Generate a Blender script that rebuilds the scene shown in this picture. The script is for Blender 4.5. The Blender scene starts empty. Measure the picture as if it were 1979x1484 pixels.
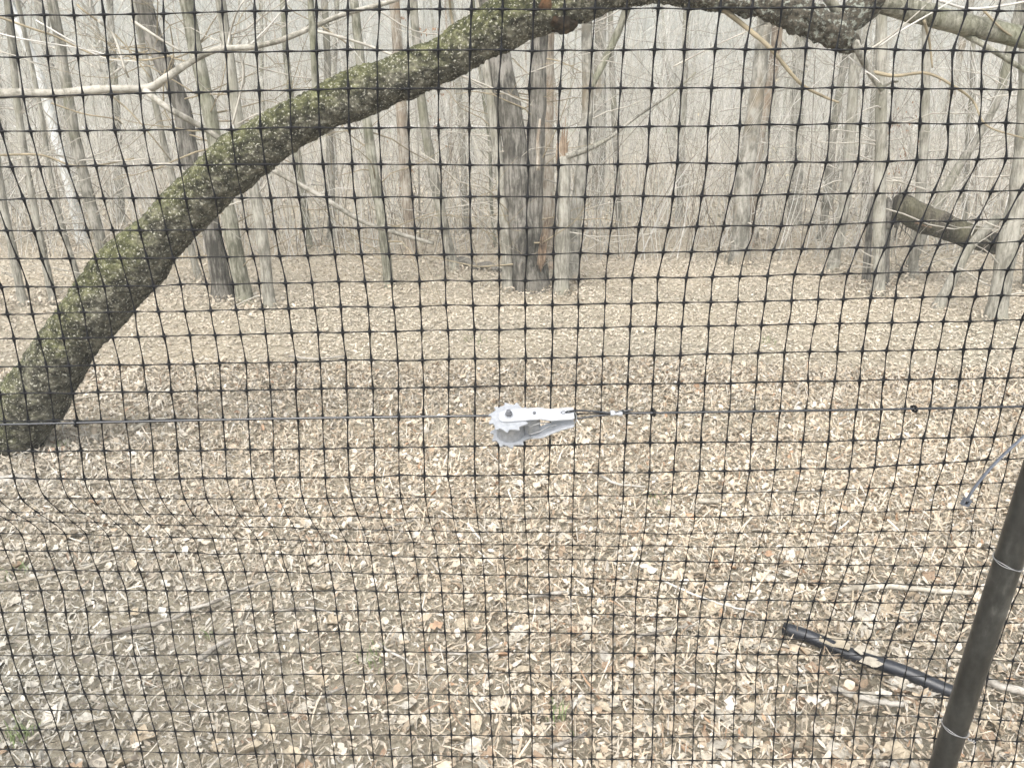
import bpy, math, random
import numpy as np
from mathutils import Vector, Matrix, noise as mnoise

random.seed(7)
rng = np.random.default_rng(11)
scene = bpy.context.scene
col = scene.collection

# ------------------------------------------------------------------ camera, sky, sun, exposure
CAMH, PITCH, FPX = 1.5, math.radians(20.0), 1554.0      # eye height, tilt down, focal length in photo pixels
cam_d = bpy.data.cameras.new('camera')
cam = bpy.data.objects.new('camera', cam_d)
col.objects.link(cam)
cam.location = (0, 0, CAMH)
cam.rotation_euler = (math.pi / 2 - PITCH, 0, 0)
cam_d.sensor_width = 36.0
cam_d.sensor_fit = 'HORIZONTAL'
cam_d.lens = 36.0 * FPX / 1979.0
cam_d.clip_start = 0.05
cam_d.clip_end = 3000
scene.camera = cam

SUN_EL, SUN_ROT = math.radians(55), math.radians(200)
world = bpy.data.worlds.new('World')
scene.world = world
world.use_nodes = True
wn = world.node_tree
bg = wn.nodes['Background']
sky = wn.nodes.new('ShaderNodeTexSky')
sky.sky_type = 'NISHITA'
sky.sun_disc = False
sky.sun_elevation = SUN_EL
sky.sun_rotation = SUN_ROT
sky.dust_density = 5.0
sky.ozone_density = 0.5
hs = wn.nodes.new('ShaderNodeHueSaturation')            # overcast: the blue is greyed out
hs.inputs['Saturation'].default_value = 0.34
wn.links.new(sky.outputs[0], hs.inputs['Color'])
wn.links.new(hs.outputs[0], bg.inputs['Color'])
bg.inputs['Strength'].default_value = 0.15

sun_d = bpy.data.lights.new('sun', 'SUN')
sun_d.energy = 0.7
sun_d.angle = math.radians(60)
sun_d.color = (1.0, 0.985, 0.94)
sun = bpy.data.objects.new('sun', sun_d)
col.objects.link(sun)
sdir = Vector((math.sin(SUN_ROT) * math.cos(SUN_EL), math.cos(SUN_ROT) * math.cos(SUN_EL), math.sin(SUN_EL)))
sun.rotation_euler = sdir.to_track_quat('Z', 'Y').to_euler()
sun.location = (0, -5, 12)

vs = scene.view_settings
vs.view_transform = 'Standard'
vs.look = 'None'
vs.exposure = 1.56
vs.gamma = 1.0
scene.cycles.max_bounces = 4
scene.cycles.diffuse_bounces = 2
scene.cycles.volume_bounces = 1
scene.cycles.use_denoising = True

HAZE = 0.0076

# ------------------------------------------------------------------ helpers
CP, SP = math.cos(PITCH), math.sin(PITCH)

def ray(px, py):
    u, v = (px - 989.5) / FPX, (742.0 - py) / FPX
    return Vector((u, CP + v * SP, -SP + v * CP))

def P(px, py, Y):
    d = ray(px, py)
    t = Y / d.y
    return Vector((t * d.x, Y, CAMH + t * d.z))

def sm(a, b, t):
    t = min(1.0, max(0.0, (t - a) / (b - a)))
    return t * t * (3 - 2 * t)

def height(x, y):
    z = 0.028 * math.sin(x * 1.7 + y * 0.9) * math.sin(y * 1.3 - x * 0.6) * sm(1.2, 3, y)
    z += 0.05 * math.sin(x * 0.5 + 1.3) * math.sin(y * 0.45) * sm(3, 8, y)
    if y > 7:
        z -= 0.020 * (min(y, 58) - 7)
    if y > 66:
        d = y - 66
        z += 0.19 * min(d, 110) * sm(0, 50, d) + 0.02 * d + 1.5 * math.sin(x * 0.03 + 1) * sm(10, 80, d)
    return z

def G(px, py):
    d = ray(px, py)
    t = 0.5
    for _ in range(4000):
        p = d * t
        if CAMH + p.z <= height(p.x, p.y):
            break
        t *= 1.004
    p = d * t
    return Vector((p.x, p.y, height(p.x, p.y)))

def mesh_from(name, verts, faces, smooth=True):
    me = bpy.data.meshes.new(name)
    me.from_pydata([tuple(v) for v in verts], [], faces)
    if smooth:
        me.polygons.foreach_set('use_smooth', [True] * len(me.polygons))
    me.update()
    return me

def mesh_np(name, verts, quads=None, tris=None, colors=None, smooth=True):
    me = bpy.data.meshes.new(name)
    nv = len(verts)
    me.vertices.add(nv)
    me.vertices.foreach_set('co', np.asarray(verts, dtype=np.float32).ravel())
    parts, starts, pos = [], [], 0
    for arr in (quads, tris):
        if arr is None or len(arr) == 0:
            continue
        k = arr.shape[1]
        parts.append(arr.astype(np.int32).ravel())
        starts.append(pos + np.arange(len(arr), dtype=np.int32) * k)
        pos += arr.size
    li = np.concatenate(parts)
    st = np.concatenate(starts)
    me.loops.add(len(li))
    me.loops.foreach_set('vertex_index', li)
    me.polygons.add(len(st))
    me.polygons.foreach_set('loop_start', st)
    if smooth:
        me.polygons.foreach_set('use_smooth', np.ones(len(st), dtype=bool))
    if colors is not None:
        a = me.color_attributes.new('tint', 'FLOAT_COLOR', 'POINT')
        c4 = np.ones((nv, 4), dtype=np.float32)
        c4[:, :3] = colors
        a.data.foreach_set('color', c4.ravel())
    me.update(calc_edges=True)
    me.validate()
    return me

def add(name, me, mat=None, parent=None, loc=None, label=None, cat=None, group=None, kind=None):
    o = bpy.data.objects.new(name, me)
    col.objects.link(o)
    if mat is not None and me is not None and len(me.materials) == 0:
        me.materials.append(mat)
    if parent is not None:
        o.parent = parent
    if loc is not None:
        o.location = loc
    if label: o['label'] = label
    if cat: o['category'] = cat
    if group: o['group'] = group
    if kind: o['kind'] = kind
    return o

def smooth_path(pts, n):
    """Catmull-Rom through pts, n samples a span"""
    pts = [Vector(p) for p in pts]
    if len(pts) < 3:
        out = [pts[0].lerp(pts[-1], i / (n * 1.0)) for i in range(n + 1)]
        return out
    ext = [pts[0] * 2 - pts[1]] + pts + [pts[-1] * 2 - pts[-2]]
    out = []
    for i in range(1, len(ext) - 2):
        p0, p1, p2, p3 = ext[i - 1:i + 3]
        for k in range(n):
            t = k / n
            out.append(0.5 * ((2 * p1) + (p2 - p0) * t + (2 * p0 - 5 * p1 + 4 * p2 - p3) * t * t + (3 * p1 - p0 - 3 * p2 + p3) * t ** 3))
    out.append(pts[-1])
    return out

def lerp_list(vals, m):
    return np.interp(np.linspace(0, 1, m), np.linspace(0, 1, len(vals)), vals)

class Geo:
    def __init__(s):
        s.v, s.f = [], []
    def tube(s, path, radii, sides=8, rough=0.0, cap=True, flat=1.0, rfreq=3.0, seed=0.0):
        n = len(path)
        base = len(s.v)
        up = Vector((0, 0, 1))
        prev = None
        for i, p in enumerate(path):
            t = (path[min(i + 1, n - 1)] - path[max(i - 1, 0)])
            if t.length < 1e-9: t = Vector((0, 0, 1))
            t.normalize()
            if prev is None:
                a = t.cross(up)
                if a.length < 0.05: a = t.cross(Vector((0, 1, 0)))
                a.normalize()
            else:
                a = prev - t * prev.dot(t)
                if a.length < 1e-6: a = t.orthogonal()
                a.normalize()
            prev = a
            b = t.cross(a)
            r = radii[i] if hasattr(radii, '__len__') else radii
            for k in range(sides):
                an = 2 * math.pi * k / sides
                rr = r
                if rough:
                    q = p + (a * math.cos(an) + b * math.sin(an)) * r
                    rr = r * (1 + rough * mnoise.noise(q * rfreq + Vector((seed, seed, seed))) + rough * 0.5 * mnoise.noise(q * rfreq * 3.1))
                s.v.append(p + a * (math.cos(an) * rr) + b * (math.sin(an) * rr * flat))
        for i in range(n - 1):
            for k in range(sides):
                k2 = (k + 1) % sides
                s.f.append((base + i * sides + k, base + i * sides + k2, base + (i + 1) * sides + k2, base + (i + 1) * sides + k))
        if cap:
            s.f.append(tuple(base + k for k in range(sides))[::-1])
            s.f.append(tuple(base + (n - 1) * sides + k for k in range(sides)))
    def box(s, c, sx, sy, sz, rot=None):
        base = len(s.v)
        for dx in (-1, 1):
            for dy in (-1, 1):
                for dz in (-1, 1):
                    q = Vector((dx * sx / 2, dy * sy / 2, dz * sz / 2))
                    if rot is not None: q = rot @ q
                    s.v.append(Vector(c) + q)
        for f in ((0, 1, 3, 2), (4, 6, 7, 5), (0, 4, 5, 1), (2, 3, 7, 6), (0, 2, 6, 4), (1, 5, 7, 3)):
            s.f.append(tuple(base + i for i in f))
    def prism(s, outline, z0, z1, fn=None):
        """closed 2d outline extruded between z0 and z1; fn maps (x,y,z)->Vector"""
        fn = fn or (lambda x, y, z: Vector((x, y, z)))
        base = len(s.v); n = len(outline)
        for z in (z0, z1):
            for x, y in outline: s.v.append(fn(x, y, z))
        for i in range(n):
            j = (i + 1) % n
            s.f.append((base + i, base + j, base + n + j, base + n + i))
        s.f.append(tuple(base + i for i in range(n))[::-1])
        s.f.append(tuple(base + n + i for i in range(n)))
    def mesh(s, name, origin=None, smooth=True):
        o = Vector(origin) if origin is not None else Vector((0, 0, 0))
        return mesh_from(name, [v - o for v in s.v], s.f, smooth)

# ------------------------------------------------------------------ materials
def new_mat(name):
    m = bpy.data.materials.new(name)
    m.use_nodes = True
    nt = m.node_tree
    return m, nt, nt.nodes['Principled BSDF']

def N(nt, typ, **kw):
    n = nt.nodes.new(typ)
    for k, v in kw.items():
        if k.startswith('i_'):
            n.inputs[k[2:].replace('_', ' ')].default_value = v
        else:
            setattr(n, k, v)
    return n

def ramp(nt, src, stops):
    r = nt.nodes.new('ShaderNodeValToRGB')
    el = r.color_ramp.elements
    while len(el) < len(stops): el.new(0.5)
    for e, (p, c) in zip(el, stops):
        e.position = p
        e.color = (*c, 1) if len(c) == 3 else c
    nt.links.new(src, r.inputs[0])
    return r

def coords(nt, scale, kind='Object'):
    tc = nt.nodes.new('ShaderNodeTexCoord')
    mp = nt.nodes.new('ShaderNodeMapping')
    mp.inputs['Scale'].default_value = scale
    nt.links.new(tc.outputs[kind], mp.inputs[0])
    return mp.outputs[0]

def mix(nt, fac, a, b, blend='MIX'):
    m = nt.nodes.new('ShaderNodeMix')
    m.data_type = 'RGBA'
    m.blend_type = blend
    for i, v in ((0, fac), (6, a), (7, b)):
        if hasattr(v, 'links') or hasattr(v, 'is_linked'):
            nt.links.new(v, m.inputs[i])
        else:
            m.inputs[i].default_value = v if i == 0 else (*v, 1)
    return m.outputs[2]

def bump(nt, bs, src, strength=0.5, dist=0.01):
    b = nt.nodes.new('ShaderNodeBump')
    b.inputs['Strength'].default_value = strength
    b.inputs['Distance'].default_value = dist
    nt.links.new(src, b.inputs['Height'])
    nt.links.new(b.outputs[0], bs.inputs['Normal'])
    return b

def bark_mat(name, c_dark, c_mid, c_light, patch=None, patch_amt=0.5, streak=(64, 64, 8), bstr=0.8):
    m, nt, bs = new_mat(name)
    n1 = N(nt, 'ShaderNodeTexNoise', i_Scale=1.0, i_Detail=8.0, i_Roughness=0.72)
    nt.links.new(coords(nt, streak), n1.inputs['Vector'])
    n0 = N(nt, 'ShaderNodeTexNoise', i_Scale=5.0, i_Detail=5.0, i_Roughness=0.7)
    nt.links.new(coords(nt, (1, 1, 0.7)), n0.inputs['Vector'])
    mx_ = N(nt, 'ShaderNodeMath', operation='MULTIPLY_ADD'); mx_.inputs[1].default_value = 0.5
    nt.links.new(n0.outputs[0], mx_.inputs[0])
    h_ = N(nt, 'ShaderNodeMath', operation='MULTIPLY'); h_.inputs[1].default_value = 0.5
    nt.links.new(n1.outputs[0], h_.inputs[0]); nt.links.new(h_.outputs[0], mx_.inputs[2])
    r1 = ramp(nt, mx_.outputs[0], [(0.435, c_dark), (0.50, c_mid), (0.565, c_light)])
    n2 = N(nt, 'ShaderNodeTexNoise', i_Scale=2.6, i_Detail=4.0, i_Roughness=0.6)
    nt.links.new(coords(nt, (1, 1, 0.6)), n2.inputs['Vector'])
    c = r1.outputs[0]
    if patch:
        rp = ramp(nt, n2.outputs[0], [(0.5, (0, 0, 0)), (0.62, (patch_amt,) * 3)])
        c = mix(nt, rp.outputs[0], c, patch)
    nt.links.new(c, bs.inputs['Base Color'])
    bs.inputs['Roughness'].default_value = 0.9
    bs.inputs['Specular IOR Level'].default_value = 0.2
    bump(nt, bs, n1.outputs[0], bstr, 0.02)
    return m

def tint_mat(name, rough=0.8, var=0.25, scale=60.0, spec=0.2, trans=0.0):
    m, nt, bs = new_mat(name)
    at = N(nt, 'ShaderNodeAttribute', attribute_name='tint')
    n = N(nt, 'ShaderNodeTexNoise', i_Scale=scale, i_Detail=3.0)
    nt.links.new(coords(nt, (1, 1, 1)), n.inputs['Vector'])
    r = ramp(nt, n.outputs[0], [(0.3, (1 - var,) * 3), (0.7, (1 + var,) * 3)])
    c = mix(nt, 1.0, at.outputs['Color'], r.outputs[0], 'MULTIPLY')
    nt.links.new(c, bs.inputs['Base Color'])
    bs.inputs['Roughness'].default_value = rough
    bs.inputs['Specular IOR Level'].default_value = spec
    return m

def plain_mat(name, c, rough=0.5, metal=0.0, var=0.15, scale=40.0, bstr=0.0, spec=0.5):
    m, nt, bs = new_mat(name)
    n = N(nt, 'ShaderNodeTexNoise', i_Scale=scale, i_Detail=5.0)
    nt.links.new(coords(nt, (1, 1, 1)), n.inputs['Vector'])
    lo = tuple(x * (1 - var) for x in c); hi = tuple(min(1, x * (1 + var)) for x in c)
    r = ramp(nt, n.outputs[0], [(0.3, lo), (0.7, hi)])
    nt.links.new(r.outputs[0], bs.inputs['Base Color'])
    bs.inputs['Roughness'].default_value = rough
    bs.inputs['Metallic'].default_value = metal
    bs.inputs['Specular IOR Level'].default_value = spec
    if bstr: bump(nt, bs, n.outputs[0], bstr, 0.003)
    return m

M = {}
M['grey'] = bark_mat('bark_grey', (0.11, 0.105, 0.085), (0.235, 0.225, 0.19), (0.38, 0.36, 0.315), (0.20, 0.20, 0.13), 0.6)
M['pale'] = bark_mat('bark_pale', (0.16, 0.152, 0.125), (0.28, 0.268, 0.228), (0.39, 0.375, 0.325), (0.21, 0.205, 0.15), 0.6)
M['olive'] = bark_mat('bark_olive', (0.10, 0.098, 0.072), (0.21, 0.205, 0.16), (0.34, 0.33, 0.275), (0.15, 0.16, 0.09), 0.5)
M['dark'] = bark_mat('bark_dark', (0.05, 0.047, 0.04), (0.13, 0.122, 0.105), (0.27, 0.255, 0.225), (0.10, 0.092, 0.072), 0.5, streak=(60, 60, 6), bstr=1.0)
M['olive_dark'] = bark_mat('bark_olive_dark', (0.018, 0.015, 0.011), (0.055, 0.048, 0.036), (0.13, 0.115, 0.09), (0.085, 0.085, 0.04), 0.4)
M['birch'] = bark_mat('bark_birch', (0.40, 0.41, 0.40), (0.60, 0.61, 0.60), (0.72, 0.73, 0.72), (0.42, 0.43, 0.38), 0.4)
M['rust'] = bark_mat('bark_rust', (0.18, 0.145, 0.11), (0.33, 0.29, 0.235), (0.46, 0.425, 0.365), (0.33, 0.22, 0.13), 0.55)
M['mottle'] = bark_mat('bark_mottled', (0.13, 0.125, 0.105), (0.26, 0.25, 0.215), (0.37, 0.355, 0.315), (0.19, 0.15, 0.095), 0.8, streak=(30, 30, 10))
M['wood'] = bark_mat('torn_wood', (0.085, 0.055, 0.035), (0.22, 0.16, 0.11), (0.36, 0.285, 0.21), (0.13, 0.085, 0.055), 0.5, streak=(110, 110, 5.0))
M['branch_pale'] = bark_mat('bark_branch_pale', (0.15, 0.142, 0.115), (0.275, 0.26, 0.22), (0.38, 0.36, 0.315), streak=(30, 30, 30), bstr=.4)
M['twig'] = plain_mat('twig_bark', (0.35, 0.33, 0.285), 0.85, var=0.3, scale=18, spec=0.2)
M['twig_brown'] = plain_mat('twig_brown', (0.24, 0.205, 0.14), 0.85, var=0.35, scale=14, spec=0.2)
M['twig_white'] = plain_mat('twig_white', (0.46, 0.445, 0.41), 0.8, var=0.15, scale=18, spec=0.2)
M['stick'] = bark_mat('weathered_stick', (0.15, 0.135, 0.115), (0.28, 0.26, 0.225), (0.39, 0.365, 0.325), streak=(25, 25, 25), bstr=0.4)
M['stick_pale'] = bark_mat('pale_stick', (0.22, 0.195, 0.155), (0.34, 0.31, 0.255), (0.45, 0.42, 0.355), streak=(25, 25, 25), bstr=0.4)
M['tint'] = tint_mat('dry_leaf_litter', 0.85, 0.22, 55.0)
M['brush'] = tint_mat('brushwood_bark', 0.9, 0.15, 3.0)
M['plastic'] = plain_mat('black_net_plastic', (0.004, 0.0044, 0.0058), 0.55, var=0.3, scale=90, spec=0.24)
M['wire'] = plain_mat('black_wire', (0.014, 0.016, 0.02), 0.25, var=0.2, scale=90, spec=0.7)
M['zinc'] = plain_mat('galvanised_casting', (0.26, 0.272, 0.29), 0.5, 0.1, var=0.16, scale=160, bstr=0.15)
M['zinc_white'] = plain_mat('white_zinc_strap', (0.36, 0.375, 0.40), 0.45, 0.1, var=0.10, scale=120, bstr=0.1)
M['zinc_dark'] = plain_mat('galvanised_bolt', (0.13, 0.135, 0.145), 0.42, 0.3, var=0.25, scale=160)
M['steel_wire'] = plain_mat('bright_wire', (0.26, 0.265, 0.27), 0.35, 0.4, var=0.15, scale=200)
M['strap'] = plain_mat('grey_nylon', (0.075, 0.085, 0.105), 0.35, var=0.2, scale=100, spec=0.7)
M['pipe'] = plain_mat('black_poly_pipe', (0.012, 0.014, 0.019), 0.34, var=0.3, scale=30, spec=0.6)
M['grass'] = plain_mat('young_grass', (0.20, 0.25, 0.11), 0.6, var=0.35, scale=60)

# post: black enamel worn to rust and grime
m, nt, bs = new_mat('worn_black_post')
n1 = N(nt, 'ShaderNodeTexNoise', i_Scale=14.0, i_Detail=8.0, i_Roughness=0.7)
nt.links.new(coords(nt, (1, 1, 0.35)), n1.inputs['Vector'])
n2 = N(nt, 'ShaderNodeTexNoise', i_Scale=90.0, i_Detail=4.0)
nt.links.new(coords(nt, (1, 1, 0.6)), n2.inputs['Vector'])
r1 = ramp(nt, n1.outputs[0], [(0.38, (0.010, 0.010, 0.0095)), (0.54, (0.022, 0.0225, 0.0215)), (0.68, (0.07, 0.07, 0.066))])
r2 = ramp(nt, n2.outputs[0], [(0.35, (0.6, 0.6, 0.6)), (0.7, (1.5, 1.5, 1.45))])
nt.links.new(mix(nt, 1.0, r1.outputs[0], r2.outputs[0], 'MULTIPLY'), bs.inputs['Base Color'])
bs.inputs['Roughness'].default_value = 0.36
bump(nt, bs, n2.outputs[0], 0.3, 0.003)
M['post'] = m

# mossy bark of the leaning tree: warty, moss on the upper side, whitish lichen flecks
m, nt, bs = new_mat('mossy_warty_bark')
cv = coords(nt, (1, 1, 1))
vo = N(nt, 'ShaderNodeTexVoronoi', i_Scale=58.0, i_Randomness=1.0)
nz = N(nt, 'ShaderNodeTexNoise', i_Scale=22.0, i_Detail=6.0, i_Roughness=0.7)
nl = N(nt, 'ShaderNodeTexNoise', i_Scale=3.2, i_Detail=4.0)
nf = N(nt, 'ShaderNodeTexNoise', i_Scale=115.0, i_Detail=2.0, i_Roughness=0.5)
ad = N(nt, 'ShaderNodeMixRGB', blend_type='ADD'); ad.inputs[0].default_value = 0.03
nt.links.new(cv, ad.inputs[1]); nt.links.new(nz.outputs['Color'], ad.inputs[2])
for q in (nz, nl, nf): nt.links.new(cv, q.inputs['Vector'])
nt.links.new(ad.outputs[0], vo.inputs['Vector'])
bark = ramp(nt, nz.outputs[0], [(0.37, (0.014, 0.013, 0.009)), (0.50, (0.058, 0.055, 0.040)), (0.63, (0.155, 0.148, 0.113))])
moss = ramp(nt, nz.outputs[0], [(0.37, (0.013, 0.014, 0.005)), (0.50, (0.056, 0.059, 0.022)), (0.63, (0.14, 0.142, 0.066))])
ge = nt.nodes.new('ShaderNodeNewGeometry')
sx = nt.nodes.new('ShaderNodeSeparateXYZ'); nt.links.new(ge.outputs['Normal'], sx.inputs[0])
ma = N(nt, 'ShaderNodeMath', operation='MULTIPLY_ADD'); ma.inputs[1].default_value = 0.42; nt.links.new(sx.outputs[2], ma.inputs[0]); nt.links.new(nl.outputs[0], ma.inputs[2])
mf = ramp(nt, ma.outputs[0], [(0.42, (0, 0, 0)), (0.80, (0.9, 0.9, 0.9))])
c1 = mix(nt, mf.outputs[0], bark.outputs[0], moss.outputs[0])
fl = ramp(nt, nf.outputs[0], [(0.59, (0, 0, 0)), (0.67, (0.85, 0.85, 0.85))])
c2 = mix(nt, fl.outputs[0], c1, (0.36, 0.35, 0.29))
nt.links.new(c2, bs.inputs['Base Color'])
bs.inputs['Roughness'].default_value = 0.9
bs.inputs['Specular IOR Level'].default_value = 0.25
inv = N(nt, 'ShaderNodeMath', operation='SUBTRACT'); inv.inputs[0].default_value = 1.0; nt.links.new(vo.outputs['Distance'], inv.inputs[1])
bm_ = N(nt, 'ShaderNodeMath', operation='ADD'); nt.links.new(inv.outputs[0], bm_.inputs[0]); nt.links.new(nz.outputs[0], bm_.inputs[1])
bump(nt, bs, bm_.outputs[0], 0.9, 0.012)
M['moss'] = m

# lichen-blotched limb
m, nt, bs = new_mat('lichen_blotched_bark')
cv = coords(nt, (1, 1, 1))
na = N(nt, 'ShaderNodeTexNoise', i_Scale=55.0, i_Detail=5.0, i_Roughness=0.65)
nb = N(nt, 'ShaderNodeTexNoise', i_Scale=95.0, i_Detail=4.0)
nt.links.new(cv, na.inputs['Vector']); nt.links.new(cv, nb.inputs['Vector'])
ra = ramp(nt, nb.outputs[0], [(0.35, (0.018, 0.016, 0.011)), (0.62, (0.07, 0.06, 0.042))])
rb = ramp(nt, na.outputs[0], [(0.54, (0, 0, 0)), (0.60, (0.8, 0.8, 0.8))])
nt.links.new(mix(nt, rb.outputs[0], ra.outputs[0], (0.22, 0.235, 0.20)), bs.inputs['Base Color'])
bs.inputs['Roughness'].default_value = 0.95
bump(nt, bs, nb.outputs[0], 0.8, 0.01)
M['lichen'] = m

# soil under the leaves
m, nt, bs = new_mat('leafy_soil')
cv = coords(nt, (1, 1, 1))
a1 = N(nt, 'ShaderNodeTexNoise', i_Scale=34.0, i_Detail=10.0, i_Roughness=0.8)
a2 = N(nt, 'ShaderNodeTexNoise', i_Scale=0.8, i_Detail=5.0)
a3 = N(nt, 'ShaderNodeTexVoronoi', i_Scale=70.0)
for q in (a1, a2, a3): nt.links.new(cv, q.inputs['Vector'])
s1 = ramp(nt, a1.outputs[0], [(0.36, (0.15, 0.128, 0.093)), (0.48, (0.31, 0.272, 0.208)), (0.62, (0.52, 0.47, 0.375))])
s2 = ramp(nt, a3.outputs['Color'], [(0.0, (0.20, 0.172, 0.125)), (0.5, (0.37, 0.325, 0.25)), (1.0, (0.52, 0.47, 0.375))])
cc = mix(nt, 0.5, s1.outputs[0], s2.outputs[0])
g = ramp(nt, a2.outputs[0], [(0.35, (1.0, 1.02, 1.02)), (0.65, (1.22, 1.2, 1.17))])
nt.links.new(mix(nt, 1.0, cc, g.outputs[0], 'MULTIPLY'), bs.inputs['Base Color'])
bs.inputs['Roughness'].default_value = 0.95
bs.inputs['Specular IOR Level'].default_value = 0.15
bump(nt, bs, a1.outputs[0], 0.9, 0.03)
M['soil'] = m
M['road'] = plain_mat('pale_road', (0.78, 0.78, 0.78), 0.8, var=0.1, scale=2)
M['verge'] = plain_mat('roadside_grass', (0.22, 0.24, 0.13), 0.9, var=0.3, scale=1.2)

# ------------------------------------------------------------------ the ground
ys = np.concatenate([np.arange(-3, 1, 0.5), np.arange(1, 8, 0.11), np.arange(8, 30, 0.8), np.arange(30, 90, 3), np.arange(90, 216, 6)])
us = np.linspace(-1, 1, 121)
gv = []
for y in ys:
    hw = 9 + max(0, y) * 1.25
    for u in us:
        x = u * hw
        gv.append((x, y, height(x, y)))
nx, ny = len(us), len(ys)
ii, jj = np.meshgrid(np.arange(nx - 1), np.arange(ny - 1))
k0 = (jj * nx + ii).ravel()
ground = add('ground', mesh_np('ground', gv, quads=np.stack([k0, k0 + 1, k0 + nx + 1, k0 + nx], 1)), M['soil'], kind='structure')

def strip(name, y0, y1, lift, mat, hw=110):
    v, f = [], []
    xs = np.linspace(-hw, hw, 60)
    for x in xs:
        for y in (y0, y1):
            v.append((x, y + 0.8 * math.sin(x * 0.05), height(x, y) + lift))
    for i in range(len(xs) - 1):
        f.append((2 * i, 2 * i + 2, 2 * i + 3, 2 * i + 1))
    return add(name, mesh_from(name, v, f), mat, kind='structure')
strip('road', 59.5, 64.0, 0.10, M['road'])
strip('road_verge', 50.0, 59.2, 0.06, M['verge'])

# ------------------------------------------------------------------ the net fence (nodes read as rows and columns of the net, laid on the fence's own plane)
COLX = [0, 330, 660, 990, 1320, 1650, 1979]
ROWS = [
 [32, 26.5, 19.5, 19, 17.5, 15, 24], [111, 104, 97, 98, 96, 95.5, 102], [189, 180, 172, 172, 170, 170.5, 173.5],
 [254.7, 252, 247, 248, 245, 240, 239.5], [322.6, 320, 317, 320, 316, 312.7, 306.7], [385, 383.5, 381, 381, 379.5, 375, 368],
 [446.5, 445, 441, 442, 439, 433, 423], [500.6, 498.5, 493, 492, 487, 479.4, 467], [556, 551.6, 545, 542, 536, 528.6, 521],
 [608, 602, 595, 590, 585, 577.5, 571], [655.5, 649.5, 641.7, 636.4, 630.7, 624, 619], [708.5, 704, 697, 693, 686, 678.5, 673],
 [761, 756.6, 751, 746, 741.4, 735.4, 729.8], [814, 811.5, 806.5, 802.5, 796, 791.5, 785.5], [871, 871, 866, 860, 855, 852, 842],
 [925.8, 925, 922, 917, 911, 904, 885], [963, 963.5, 962, 960.5, 955, 945.5, 930], [988.4, 994.5, 999, 1002, 999.5, 991, 978],
 [1005, 1014, 1023, 1027.5, 1030.5, 1028, 1022], [1029, 1038, 1047, 1052, 1056, 1056.5, 1060], [1062, 1068, 1072, 1079, 1085, 1091, 1096],
 [1101, 1104.6, 1106, 1112.5, 1122.5, 1127, 1134], [1141, 1141, 1142, 1146, 1157, 1163, 1168], [1182.6, 1182.6, 1179, 1183, 1193, 1200, 1203],
 [1226, 1225, 1220, 1222, 1227, 1236, 1242], [1266, 1265, 1259.5, 1260, 1262, 1267, 1277], [1304, 1305, 1302.5, 1301, 1300, 1302, 1315],
 [1339, 1343, 1342, 1341.6, 1341, 1339, 1358], [1371, 1374, 1379, 1379, 1379.6, 1380, 1393], [1409, 1412, 1419, 1422, 1424, 1422.5, 1432],
 [1447, 1454, 1458, 1463.5, 1469, 1465, 1470]]
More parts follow.
